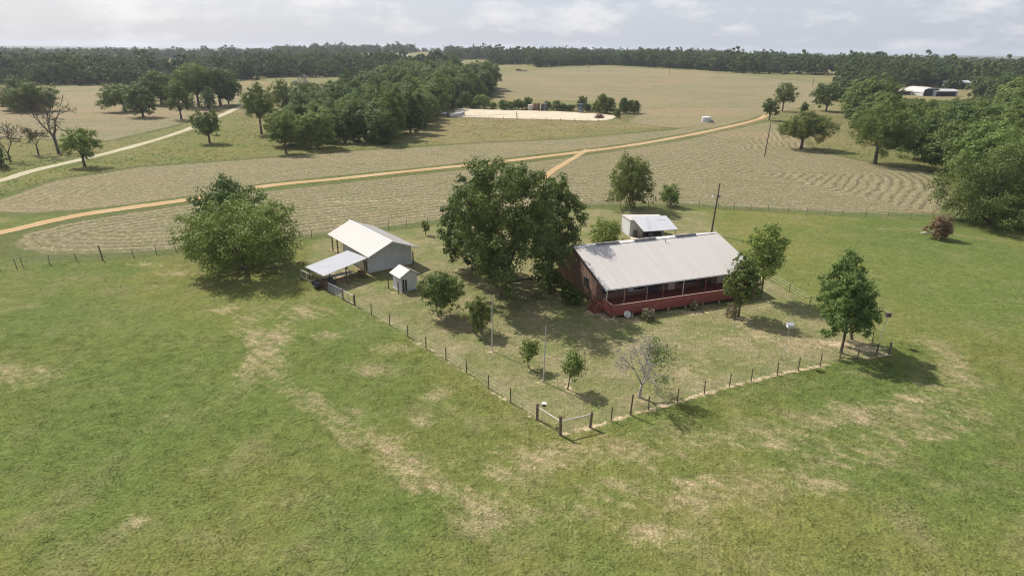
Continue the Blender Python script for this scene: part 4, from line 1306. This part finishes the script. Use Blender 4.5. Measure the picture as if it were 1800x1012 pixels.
# lean-to shelter
sh = thing('shelter', 'open lean-to shelter with a bright white metal roof in front of the barn', 'shelter', barn_pt(0, 0), BA)
inv = lambda p: ((p[0] - BO[0]) * math.cos(BA) + (p[1] - BO[1]) * math.sin(BA), -(p[0] - BO[0]) * math.sin(BA) + (p[1] - BO[1]) * math.cos(BA), p[2])
qa, qb, qc, qd = inv(at(536, 469, 2.05)), inv(at(569, 485, 2.05)), inv(at(646, 453, 2.5)), inv(at(611, 440, 2.5))
roof_sheet([qa, qb, qc, qd], .05, 14, 0, 'roof_cool', 'roof', sh, .02)
for (u, v) in ((.04, .05), (.96, .05), (.04, .5), (.96, .5), (.04, .93), (.96, .93)):
    a = Vector(qa).lerp(Vector(qb), u); b = Vector(qd).lerp(Vector(qc), u); p = a.lerp(b, v)
    m = MB(); m.box(p.x - .06, p.x + .06, p.y - .06, p.y + .06, -.1, p.z - .06); m.build('post', 'post_wood', sh)
for v in (.05, .5, .93):
    a = Vector(qa).lerp(Vector(qd), v); b = Vector(qb).lerp(Vector(qc), v)
    m = MB(); m.tube([a - Vector((0, 0, .13)), b - Vector((0, 0, .13))], .06, 4); m.build('beam', 'post_wood', sh)

def panel_fence(name, label, cat, a, b, hgt, rails, mat, post_mat, posts=2, r=.03, group=None):
    a = Vector((a[0], a[1], 0)); b = Vector((b[0], b[1], 0)); L = (b - a).length
    t = thing(name, label, cat, a, math.atan2(b.y - a.y, b.x - a.x), group)
    m = MB()
    for z in rails: m.tube([(0.04, 0, z), (L - .04, 0, z)], r, 6)
    for f in (.02, .5, .98): m.tube([(L * f, 0, rails[0]), (L * f, 0, rails[-1])], r, 6)
    m.build('panel', mat, t)
    for k in range(posts):
        m = MB(); x = L * k / (posts - 1)
        m.tube([(x, .0, -.2), (x, 0, hgt)], .08, 8); m.build('post', post_mat, t)
    return t
panel_fence('metal_gate', 'tubular steel gate closing the pen beside the shelter', 'gate', at(578, 513), at(603, 526), 1.35, (.2, .42, .64, .86, 1.08, 1.25), 'grey_metal', 'post_wood')
panel_fence('pen_rail', 'single pale rail between two posts left of the shelter', 'fence', at(530, 490), at(551, 500), 1.35, (.3, 1.25), 'pale_wood', 'post_wood', r=.06)
panel_fence('pen_rail', 'pale top rail between the steel gate and the yard fence', 'fence', at(604, 527), at(623, 537.5), 1.4, (.25, 1.25), 'pale_wood', 'post_wood', r=.05)
panel_fence('cattle_fence', 'dark rusty cattle panel under the front edge of the shelter', 'fence', at(556, 502), at(577, 512), 1.2, (.2, .45, .7, .95, 1.15), 'rust', 'post_wood', r=.04)
P = at(600, 492)
t = thing('feed_table', 'low table with a pale metal top under the shelter', 'table', P, BA + PI / 2)
m = MB(); m.box(-1.5, 1.5, -.5, .5, .78, .83, .01); m.build('table_top', 'roof_cool', t)
for sx in (-1.35, 1.35):
    for sy in (-.4, .4): m = MB(); m.box(sx - .05, sx + .05, sy - .05, sy + .05, 0, .779); m.build('leg', 'post_wood', t)
P = at(570, 503)
t = thing('feed_trough', 'dark feed trough behind the cattle panel at the shelter front', 'trough', P, BA + PI / 2)
m = MB(); m.prism([(-.45, .3), (.45, .3), (.55, .85), (.47, .85), (.38, .38), (-.38, .38), (-.47, .85), (-.55, .85)], 'x', -1.4, 1.4); m.build('basin', 'dark_metal', t)
for sx in (-1.2, 1.2): m = MB(); m.box(sx - .05, sx + .05, -.4, .4, 0, .299); m.build('leg', 'rust', t)
P = at(637, 487)
t = thing('work_bench', 'rusty bench frame beside the barn corner', 'bench', P, BA)
m = MB(); m.box(-.8, .8, -.3, .3, .7, .76); m.build('table_top', 'rust', t)
for sx in (-.7, .7):
    for sy in (-.25, .25): m = MB(); m.box(sx - .03, sx + .03, sy - .03, sy + .03, 0, .699); m.build('leg', 'dark_metal', t)

# little white shed
wh = thing('pump_shed', 'little white shed with a pale gabled roof in front of the barn', 'shed', barn_pt(6.75, .15), BA)
W_, D_ = 2.1, 2.25
m = MB(); m.prism([(0, .08), (D_, .08), (D_, 2.05), (D_ / 2, 2.62), (0, 2.05)], 'x', 0, W_); m.build('wall', 'white_metal', wh)
m = MB()
for i in range(8): m.box(.1 + i * .26, .13 + i * .26, -.014, -.001, .1, 2.0)
for i in range(8): m.box(W_ + .001, W_ + .014, .1 + i * .28, .13 + i * .28, .1, 2.0)
m.build('wall_rib', 'white_metal', wh)
for (qd_) in ([(-.3, -.35, 1.98), (W_ + .3, -.35, 1.98), (W_ + .3, D_ / 2, 2.78), (-.3, D_ / 2, 2.78)], [(W_ + .3, D_ + .35, 1.98), (-.3, D_ + .35, 1.98), (-.3, D_ / 2, 2.78), (W_ + .3, D_ / 2, 2.78)]):
    roof_sheet(qd_, .04, 8, 0, 'roof_warm', 'roof', wh, .025)
m = MB(); m.box(W_ + .015, W_ + .05, .18, .42, .1, 1.6); m.build('window', 'dark', wh)
m = MB(); m.box(W_ + .015, W_ + .05, .55, .75, .1, 1.5); m.build('window', 'dark', wh)
m = MB(); m.box(.9, 1.1, -.05, -.015, .15, 1.3); m.build('door', 'cream', wh)
m = MB(); m.box(-.1, W_ + .1, -.1, D_ + .1, -.05, .079); m.build('base', 'grey_metal', wh)
for i, (px, py) in enumerate([(683, 507), (701, 516), (709, 514), (732, 505)]):
    P = at(px, py)
    t = thing('bare_post', ['slim post at the left back of the little white shed', 'slim post before the left wall of the little white shed', 'dark slim post at the front corner of the little white shed', 'slim post right of the little white shed'][i], 'post', P)
    m = MB(); m.tube([(0, 0, -.2), (.02, 0, .7), (.0, .02, 1.5)], [.07, .065, .06], 7); m.build('shaft', 'post_wood', t)
    m = MB(); m.tube([(0, .02, 1.5), (0, .02, 1.54)], [.06, .045], 7); m.build('cap', 'dark_metal', t)

# carport behind the house
KP = at(1106, 416); KP[2] = 0
KA = math.radians(3)
cp = thing('carport', 'white shed with an open grey-roofed carport behind the house', 'carport', KP, KA)
def kinv(p):
    x, y = p[0] - KP[0], p[1] - KP[1]
    return (x * math.cos(KA) + y * math.sin(KA), -x * math.sin(KA) + y * math.cos(KA), p[2])
zt = 2.75
ra, rb, rc, rd = kinv(at(1132, 407, 2.1)), kinv(at(1192, 403, 2.1)), kinv(at(1171, 379, 3.05)), kinv(at(1111, 382, 3.05))
lx = kinv(at(1091, 404))[0]
m = MB()
m.add([(0, 0, 0), (0, 0, zt), (lx, 3.6, 0), (lx, 3.6, zt), (5.6, 0, 0), (5.6, 0, zt), (5.6, 3.6, 0), (5.6, 3.6, zt)],
      [(0, 1, 3, 2), (0, 4, 5, 1), (4, 6, 7, 5), (2, 3, 7, 6), (1, 5, 7, 3), (0, 2, 6, 4)])
m.build('wall', 'white_metal', cp)
roof_sheet([ra, rb, rc, rd], .06, 15, 0, 'roof_cool', 'roof', cp, .02)
m = MB(); m.slab([(-.15, -.1, zt + .06), (5.7, -.1, zt + .06), (5.7, 3.7, zt + .01), (lx - .15, 3.7, zt + .01)], .05); m.build('shed_roof', 'roof_warm', cp)
for p in (ra, rb):
    m = MB(); x = p[0] + (.25 if p is ra else -.25); m.tube([(x, p[1] + .2, -.1), (x, p[1] + .2, p[2] - .05)], .05, 7); m.build('post', 'dark_metal', cp)
m = MB(); m.tube([((ra[0] + rb[0]) / 2, ra[1] + .2, -.1), ((ra[0] + rb[0]) / 2, ra[1] + .2, 2.05)], .05, 7); m.build('post', 'dark_metal', cp)
m = MB(); m.box(2.2, 4.6, -.04, -.002, .05, 2.2); m.build('door', 'dark', cp)
m = MB(); m.box(-.02, 5.0, -4.8, -.05, .005, .06); m.build('floor_slab', 'pad', cp)
P = at(1116, 417)
t = thing('barrel', 'dark barrel standing at the mouth of the carport', 'barrel', (P[0], P[1], .06))
m = MB(); m.lathe([(.30, 0), (.34, .05), (.34, .3), (.36, .32), (.34, .34), (.34, .62), (.36, .64), (.34, .66), (.33, .95)], n=18); m.build('shell', 'dark_metal', t, False)
m = MB(); m.lathe([(.34, .951), (.34, .98), (.2, 1.0)], n=18); m.build('lid', 'rust', t)

# small vehicle parked in the carport
def car(loc, rz, label, paint, L=3.6, scale=1.0):
    t = thing('parked_car', label, 'car', loc, rz)
    m = MB()
    prof = [(-L / 2, .35), (L / 2, .35), (L / 2, .72), (L / 2 - .9, .85), (L / 2 - 1.4, 1.38), (-L / 2 + .7, 1.42), (-L / 2 + .1, .95), (-L / 2, .8)]
    m.prism(prof, 'y', -.78, .78); m.build('body', paint, t)
    m = MB()
    for s in (-1, 1):
        y = s * .781; y2 = s * .80
        m.add([(L / 2 - 1.05, y, .9), (L / 2 - 1.45, y, 1.3), (-L / 2 + .75, y, 1.33), (-L / 2 + .35, y, .95), (L / 2 - 1.05, y2, .9), (L / 2 - 1.45, y2, 1.3), (-L / 2 + .75, y2, 1.33), (-L / 2 + .35, y2, .95)], [(0, 1, 2, 3), (7, 6, 5, 4), (0, 4, 5, 1), (1, 5, 6, 2), (2, 6, 7, 3), (3, 7, 4, 0)])
    m.build('window', 'glass', t)
    m = MB()
    a = Vector((L / 2 - .9, 0, .86)); b = Vector((L / 2 - 1.38, 0, 1.36)); off = Vector((.03, 0, .03))
    m.add([a + off + Vector((0, -.68, 0)), a + off + Vector((0, .68, 0)), b + off + Vector((0, .62, 0)), b + off + Vector((0, -.62, 0)), a + Vector((0, -.68, 0)), a + Vector((0, .68, 0)), b + Vector((0, .62, 0)), b + Vector((0, -.62, 0))], [(0, 1, 2, 3), (7, 6, 5, 4), (0, 4, 5, 1), (1, 5, 6, 2), (2, 6, 7, 3), (3, 7, 4, 0)])
    m.build('windscreen', 'glass', t)
    for sx in (-L / 2 + .65, L / 2 - .7):
        for sy in (-.79, .79):
            m = MB(); m.tube([(sx, sy - .1, .33), (sx, sy + .1, .33)], .33, 16); w = m.build('wheel', 'dark', t)
            m = MB(); m.tube([(sx, sy - .115, .33), (sx, sy + .115, .33)], .17, 12); m.build('rim', 'grey_metal', w)
    for sy in (-.55, .55):
        m = MB(); m.box(L / 2 + .001, L / 2 + .03, sy - .15, sy + .15, .58, .72, .01); m.build('headlight', 'trim', t)
    t.scale = (scale,) * 3
    return t
P = kinv(at(1158, 409))
car((KP[0] + 3.6 * math.cos(KA) + 2.4 * math.sin(KA), KP[1] - 2.6, .061), KA + PI / 2 * 3, 'dark small car parked under the grey carport roof', 'dark_metal')

# ------------------------------------------------------------------ fences
def wire_fence(name, label, pts, h, r, mat, heights=None, radii=None, wires=(.35, .75, 1.1), lean=0.0, seed=0, wire_r=.008):
    P = [at(*p) for p in pts]
    t = thing(name, label, 'fence', P[0])
    rng = np.random.default_rng(seed)
    o = P[0]
    for i, p in enumerate(P):
        hh = heights.get(i, h) if heights else h
        rr = radii.get(i, r) if radii else r
        hh = hh * rng.uniform(.94, 1.06)
        q = p - o; lx, ly = rng.normal(0, .02 + lean, 2) * hh
        m = MB(); m.tube([q + [0, 0, -.2], q + [lx * .5, ly * .5, hh * .5], q + [lx, ly, hh - .03], q + [lx, ly, hh]], [rr * 1.06, rr, rr * .96, rr * .7], 8)
        m.build('post', mat, t, False)
    m = MB()
    for z in wires:
        m.tube([p - o + np.array([0, 0, z]) for p in P], wire_r, 4)
    m.build('wire', 'grey_metal', t)
    return t, P
tf, P = wire_fence('yard_fence', 'wire fence on dark wooden posts along the left side of the yard', FENCE_FRONT[:-1], 1.42, .055, 'post_wood', {9: 1.55}, {9: .11, 0: .09}, seed=1, wire_r=.007)
tr_, PR = wire_fence('yard_fence', 'wire fence on dark wooden posts along the front of the yard', FENCE_RIGHT, 1.34, .055, 'post_wood', {0: 1.65, 1: 1.5, 3: 1.95, 13: 1.25, 14: 1.35, 15: 1.3}, {0: .12, 1: .11, 3: .075, 14: .09, 15: .1}, seed=2, lean=.02, wire_r=.007)
for a, b, par, o in ((P[9], PR[0], tf, P[0]), (PR[0], PR[1], tr_, PR[0])):
    m = MB(); m.tube([a - o + [0, 0, 1.22], b - o + [0, 0, 1.22]], .055, 8); m.build('brace_rail', 'pale_wood', par)
m = MB(); q = PR[0] - PR[0]
m.box(-.28, .28, -.06, .06, 1.66, 1.73, .01); m.build('post_cap', 'rust', tr_)
wire_fence('yard_fence', 'thin wire fence running back along the right side of the yard', FENCE_SIDE[1:], 1.25, .045, 'post_wood', seed=3, wire_r=.007)
wire_fence('pasture_fence', 'long wire fence between the mown hay field and the green pasture', FENCE_BACK, 1.35, .045, 'post_wood', {5: 2.1, 16: 1.7, 17: 1.7}, {5: .1}, seed=4, lean=.05, wire_r=.012)
# extra yard post beside the fence with sprigs of vine
P = at(867, 697 if False else 692)

# ------------------------------------------------------------------ poles and yard furniture
def simple_pole(label, b, top, r, split, tilt):
    P = at(*b); h = rise(P, top)
    t = thing('bare_pole', label, 'pole', P)
    m = MB(); m.tube([(0, 0, -.3), (tilt * split, 0, h * split)], [r, r * .95], 10); m.build('lower_pole', 'pale_wood', t)
    m = MB(); m.tube([(tilt * split, 0, h * split - .15), (tilt, 0, h)], [r * .8, r * .7], 10); m.build('upper_pole', 'grey_metal', t)
    m = MB(); m.lathe([(.001, 0), (r, .02), (r, .07), (.001, .11)], (tilt, 0, h), 10); m.build('finial', 'dark_metal', t)
simple_pole('tall bare pole on the lawn between two small young trees', (955, 671), 573, .065, .5, .08)
simple_pole('tall bare pole beside the small dark tree under the huge oak', (865, 617), 520, .06, .5, .0)

P = at(1376, 632); h = rise(P, 575)
t = thing('bird_house', 'white martin house on a tall thin pole in the right of the yard', 'birdhouse', P)
m = MB(); m.tube([(0, 0, -.2), (.06, 0, h)], .025, 8); m.build('pole', 'grey_metal', t)
m = MB(); m.box(-.19, .31, -.22, .22, h, h + .3, .01); bx = m.build('box', 'trim', t)
m = MB(); m.prism([(-.28, h + .301), (.28, h + .301), (0, h + .52)], 'x', -.24, .36); m.build('roof', 'roof_cool', bx)
m = MB()
for x in (-.06, .18): m.box(x - .04, x + .04, -.228, -.222, h + .1, h + .2)
m.build('entrance', 'dark', bx)
P = at(1545, 600); h = rise(P, 556)
t = thing('bird_house', 'dark wooden nest box on a leaning pole behind the yard corner tree', 'birdhouse', P)
m = MB(); m.tube([(0, 0, -.2), (.25, 0, h)], .03, 8); m.build('pole', 'grey_metal', t)
m = MB(); m.box(.02, .5, -.2, .2, h, h + .42, .015); bx = m.build('box', 'dark_metal', t)
m = MB(); m.box(-.05, .57, -.28, .26, h + .421, h + .47); m.build('roof', 'post_wood', bx)
P = at(956, 740); h = rise(P, 713)
t = thing('yard_lamp', 'small black box with a white top on a thin stake by the corner gate posts', 'lamp', P)
m = MB(); m.tube([(0, 0, -.1), (-.02, 0, h)], .022, 7); m.build('stake', 'grey_metal', t)
m = MB(); m.box(-.16, .12, -.12, .12, h, h + .2, .015); m.build('box', 'dark', t)
m = MB(); m.box(-.2, .16, -.16, .16, h + .201, h + .26, .01); m.build('lid', 'trim', t)
# pale log by the withered bush
P = at(1618, 411); Q2 = at(1640, 414)
m = MB(); m.tube([(0, 0, .15), ((Q2[0] - P[0]) / 2, (Q2[1] - P[1]) / 2, .35), (Q2[0] - P[0], Q2[1] - P[1], .5)], [.12, .14, .16], 8)
o = m.build('fallen_branch', 'pale_wood', None, True); o.location = P
tag(o, 'pale fallen branch lying left of the reddish withered bush', 'branch')

def power_pole(label, b, top, r, lamp=False, arm=True, tilt=0.0, group=None):
    P = at(*b); h = rise(P, top)
    t = thing('power_pole', label, 'pole', P, 0, group)
    m = MB(); m.tube([(0, 0, -.3), (tilt * .5, 0, h * .5), (tilt, 0, h)], [r, r * .88, r * .72], 10); m.build('pole', 'pole_wood', t)
    if arm:
        m = MB(); m.box(tilt - 1.1, tilt + 1.1, r * .72, r * .72 + .12, h - .65, h - .5); a = m.build('crossarm', 'pole_wood', t)
        for x in (-.95, 0, .95):
            m = MB(); m.lathe([(.03, 0), (.06, .06), (.05, .12), (.02, .16)], (tilt + x, r * .72 + .06, h - .5), 8); m.build('insulator', 'grey_metal', a)
    if lamp:
        m = MB(); m.tube([(tilt * .75, 0, h * .74), (tilt * .75 - .55, -.2, h * .77), (tilt * .75 - .85, -.3, h * .765)], .03, 6); a = m.build('lamp_arm', 'grey_metal', t)
        m = MB(); m.lathe([(.05, .1), (.2, .0), (.17, -.14), (.06, -.22)], (tilt * .75 - .9, -.3, h * .75), 12); m.build('lamp_head', 'trim', a)
        m = MB(); m.lathe([(.16, 0), (.18, .05), (.18, .55), (.12, .62)], (tilt * .75 + .3, .1, h * .72), 12); m.build('transformer', 'grey_metal', t)
    return t
power_pole('wooden power pole with a yard light and transformer behind the house roof', (1250, 412), 322, .15, True, False, .35)
power_pole('slender power pole in the mown field near the gnarled oak', (1344, 275), 216, .16, False, False, .3)
power_pole('tall power pole with crossarm at the left end of the sandy pad', (810, 190), 144, .2, False, True, 0)
power_pole('short wooden pole by the white trucks left of the sandy pad', (761, 193), 174, .2, False, False, 0)
for px, py, top in ((1035, 127, 116.5), (1176, 134, 119), (1262, 132, 122), (1428, 153, 138)):
    power_pole('distant power pole on the far slope of the hay hill', (px, py), top, .16, False, True, 0, 'distant poles on the hay hill')

# white tank in the hay field
P = at(1241, 214.5)
t = thing('water_tank', 'white round water tank alone in the mown field below the hill', 'tank', P)
m = MB(); m.lathe([(1.9, 0), (1.95, .1), (1.95, 1.95), (1.9, 2.05), (1.0, 2.3), (.3, 2.4)], n=28); m.build('shell', 'white_metal', t, False)
m = MB(); m.lathe([(1.98, .62), (1.98, .7)], n=28); m.lathe([(1.98, 1.3), (1.98, 1.38)], n=28); m.build('band', 'grey_metal', t)
m = MB(); m.box(2.05, 3.1, -.5, .5, 0, 1.0, .04); m.build('valve_box', 'grey_metal', t)

# oil pad: tanks and gear
def pad_tank(px, py, wpx, top, mat, label):
    P = at(px, py); r = wpx * depth_of(P) / F / 2; h = rise(P, top)
    t = thing('storage_tank', label, 'tank', P)
    m = MB(); m.lathe([(r * .98, 0), (r, .06), (r, h * .93), (r * .97, h * .95), (r * .3, h), (.1, h + .02)], n=26); m.build('shell', mat, t)
    m = MB()
    for k in (-.3, .3): m.tube([(k, -r - .12, 0), (k, -r - .12, h * .97)], .04, 5)
    for k in range(9): m.tube([(-.3, -r - .12, h * (k + .5) / 9), (.3, -r - .12, h * (k + .5) / 9)], .03, 5)
    m.build('ladder', 'grey_metal', t)
    m = MB(); m.lathe([(.25, h - .05), (.25, h + .2), (.1, h + .25)], n=12); m.build('hatch', 'grey_metal', t)
pad_tank(932, 193.8, 8.5, 184, 'cream', 'pale cream storage tank, leftmost of the three on the sandy pad')
pad_tank(943, 194, 11.5, 181, 'rust', 'dark brown storage tank between the cream tank and its twin')
pad_tank(957, 194.3, 12, 181.5, 'dark_metal', 'dark storage tank, rightmost of the three on the sandy pad')
P = at(1020, 198); h = rise(P, 184)
t = thing('separator_unit', 'tall blue-grey separator frame at the back of the sandy pad', 'machine', P)
m = MB(); m.lathe([(.05, .9), (.75, 1.1), (.8, 1.3), (.8, h * .78), (.5, h * .9), (.1, h * .93)], n=18); m.build('vessel', 'blue_paint', t)
for sx in (-1.2, 1.2):
    for sy in (-1, 1): m = MB(); m.box(sx - .1, sx + .1, sy - .1, sy + .1, 0, h); m.build('leg', 'dark_metal', t)
m = MB(); m.box(-1.4, 1.4, -1.2, 1.2, h + .001, h + .25, .03); m.build('roof', 'blue_paint', t)
m = MB(); m.tube([(-.3, -1.1, 0), (-.3, -1.1, .9), (0, -.7, 1.3)], .18, 8); m.box(-.9, .9, -1.7, -.9, .0, .6, .04); m.build('pump', 'blue_paint', t)
P = at(1054, 208)
t = thing('brush_pile', 'brown heap of brush near the right end of the sandy pad', 'brush', P)
rg = np.random.default_rng(8); m = MB()
for k in range(90):
    a = rg.uniform(0, 6.28); r_ = rg.uniform(0, 1.6); p = np.array([math.cos(a) * r_ * 1.3, math.sin(a) * r_, rg.uniform(0, 1) * (1.9 - r_ * .9)])
    dv = rg.normal(0, 1, 3) * .8; m.tube([p - dv, p, p + dv + [0, 0, .2]], [.05, .09, .03], 5)
m.build('branch', 'rust', t)
P = at(908, 206)
t = thing('wellhead', 'small pale wellhead post with a valve wheel on the front edge of the sandy pad', 'wellhead', P)
m = MB(); m.lathe([(.6, 0), (.6, .25), (.25, .3), (.22, 1.4), (.4, 1.45), (.4, 1.6), (.18, 1.65), (.15, 2.5)], n=14); m.build('casing', 'cream', t)
m = MB(); m.tube([(-1.0, 0, 1.3), (1.0, 0, 1.3)], .14, 8); m.tube([(0, 0, 2.5), (0, 0, 3.0)], .06, 6); m.lathe([(.35, 3.0), (.4, 3.05), (.35, 3.1)], n=14); m.build('valve', 'cream', t)

def truck(P, rz, label, paint):
    t = thing('parked_truck', label, 'truck', P, rz)
    m = MB(); m.prism([(2.6, .55), (2.6, 1.15), (1.4, 1.25), (.9, 1.9), (-.6, 1.95), (-.7, 1.2), (-2.6, 1.2), (-2.6, .55)], 'y', -.92, .92); m.build('body', paint, t)
    m = MB()
    for s in (-1, 1): m.box(-.45, .85, s * .935 - .012, s * .935 + .012, 1.3, 1.8)
    m.build('window', 'glass', t)
    for sx in (-1.7, 1.7):
        for sy in (-.88, .88):
            m = MB(); m.tube([(sx, sy - .13, .4), (sx, sy + .13, .4)], .4, 14); m.build('wheel', 'dark', t)
for px, py, rz, lab in ((762, 203.5, .5, 'white pickup truck nearest the grove left of the sandy pad'), (769, 203, .8, 'white pickup truck between two others left of the sandy pad'), (776, 203, .6, 'white pickup truck nearest the sandy pad, right of two others')):
    truck(at(px, py), rz, lab, 'trim')
P = at(788, 206)
t = thing('barrel', 'dark upright drum at the left front corner of the sandy pad', 'barrel', P)
m = MB(); m.lathe([(.55, 0), (.6, .05), (.6, .7), (.63, .74), (.6, .78), (.6, 1.9), (.5, 1.95)], n=18); m.build('shell', 'dark_metal', t)
P = at(803, 203)
t = thing('loading_ramp', 'long grey sloping ramp at the left end of the sandy pad', 'ramp', P, .35)
m = MB(); m.prism([(-5, 0), (3.5, 0), (3.5, 1.5), (3.0, 1.5)], 'y', -1.1, 1.1); m.build('deck', 'grey_metal', t)
for s in (-1.05, 1.05): m = MB(); m.tube([(-4.5, s, .6), (3.3, s, 2.2)], .05, 5); m.tube([(3.3, s, 1.4), (3.3, s, 2.2)], .05, 5); m.build('rail', 'grey_metal', t)
pts = [(790, 207.5), (812, 208), (835, 208.5), (860, 209), (885, 209.5), (910, 210.3), (935, 211), (960, 211.7), (985, 212.5), (1010, 213), (1035, 213.8), (1052, 214)]
wire_fence('pad_fence', 'low fence of short posts along the front of the sandy pad', pts, 1.1, .09, 'post_wood', seed=9, wire_r=.015)

# hay machinery far off
def trailer(P, rz, label, mat):
    t = thing('hay_trailer', label, 'trailer', P, rz)
    m = MB(); m.box(-3.2, 3.2, -1.2, 1.2, .8, 1.0, .03); m.build('bed', 'rust', t)
    m = MB()
    for k in range(4): m.tube([(-2.4 + k * 1.6, -1.1, 1.75), (-2.4 + k * 1.6, 1.1, 1.75)], .74, 14)
    m.build('load', mat, t)
    for sx in (-1.6, 1.6):
        for sy in (-1.0, 1.0):
            m = MB(); m.tube([(sx, sy - .14, .42), (sx, sy + .14, .42)], .42, 12); m.build('wheel', 'dark', t)
    m = MB(); m.tube([(3.2, 0, .85), (4.6, 0, .6)], .08, 6); m.build('drawbar', 'rust', t)
trailer(at(921, 126), .1, 'pale loaded hay trailer at the far end of the hay hill beside dark machinery', 'cream')
trailer(at(912, 125.5), .3, 'dark loaded hay trailer left of the pale trailer on the hay hill', 'rust')

# ------------------------------------------------------------------ farm buildings far right
def far_block(name, label, cat, base, width, depth, h, rz, roof, arch=False, dark_open=False, wallmat='white_metal'):
    P = at(*base)
    t = thing(name, label, cat, P, rz)
    if arch:
        prof = [(-width / 2, 0)] + [(-width / 2 * math.cos(a), h * (.35 + .65 * math.sin(a))) for a in np.linspace(0, PI, 15)] + [(width / 2, 0)]
        m = MB(); m.prism([(p[0] * .96, p[1] * .96) for p in prof], 'y', 0, depth); m.build('wall', wallmat, t)
        m = MB()
        outer = prof[1:-1]; n = len(outer)
        for k in range(n - 1):
            (x1, z1), (x2, z2) = outer[k], outer[k + 1]
            m.slab([(x1, -.3, z1), (x2, -.3, z2), (x2, depth + .3, z2), (x1, depth + .3, z1)], .1)
        m.build('roof', roof, t)
    else:
        m = MB(); m.prism([(0, 0), (depth, 0), (depth, h), (depth / 2, h * 1.3), (0, h)], 'x', -width / 2, width / 2); m.build('wall', wallmat, t)
        for q in ([(-width / 2 - .4, -.5, h), (width / 2 + .4, -.5, h), (width / 2 + .4, depth / 2, h * 1.3 + .15), (-width / 2 - .4, depth / 2, h * 1.3 + .15)],
                  [(width / 2 + .4, depth + .5, h), (-width / 2 - .4, depth + .5, h), (-width / 2 - .4, depth / 2, h * 1.3 + .15), (width / 2 + .4, depth / 2, h * 1.3 + .15)]):
            roof_sheet(q, .1, int(width / 1.2), 0, roof, 'roof', t, .04)
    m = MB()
    if dark_open: m.box(-width * .42, width * .42, -.06, -.01, .1, h * .8)  # dark sheet on the solid wall, painting the shade inside the opening
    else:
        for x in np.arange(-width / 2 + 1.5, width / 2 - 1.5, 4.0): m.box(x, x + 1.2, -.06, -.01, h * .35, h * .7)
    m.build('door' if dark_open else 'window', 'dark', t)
    return t
far_block('arched_barn', 'arched white metal barn rising above the trees at right', 'barn', (1636, 169), 13, 18, 5.6, .12, 'roof_warm', True, True)
far_block('open_shed', 'long low white-roofed shed with dark open front beside the arched barn', 'shed', (1662, 169.5), 17, 9, 3.4, .1, 'roof_cool', False, True)
far_block('low_shed', 'low pale shed left of the arched barn', 'shed', (1584, 167), 15, 8, 2.6, .0, 'roof_warm', False, True, 'cream')
far_block('far_shed', 'small pale-roofed shed behind and right of the arched barn', 'shed', (1684, 155), 17, 10, 4.2, -.15, 'roof_cool', False, True)
far_block('white_hall', 'long white building on the far hilltop among trees', 'building', (697, 103.5), 42, 14, 5, .0, 'roof_cool')
far_block('white_cottage', 'small white house at the far hilltop right of a gap in the trees', 'house', (788, 103), 14, 10, 4, .0, 'roof_cool')

# ------------------------------------------------------------------ air
hz = NT('haze_air')
v = hz.n('ShaderNodeVolumePrincipled')
v.inputs['Color'].default_value = (.80, .86, .95, 1)
v.inputs['Density'].default_value = 0.00011
v.inputs['Anisotropy'].default_value = 0.2
hz.l(v.outputs[0], hz.out.inputs['Volume'])
m = MB(); m.box(-5000, 5000, -320, 8000, -1.5, 70)
o = m.build('haze', hz.m)
tag(o, kind='stuff')
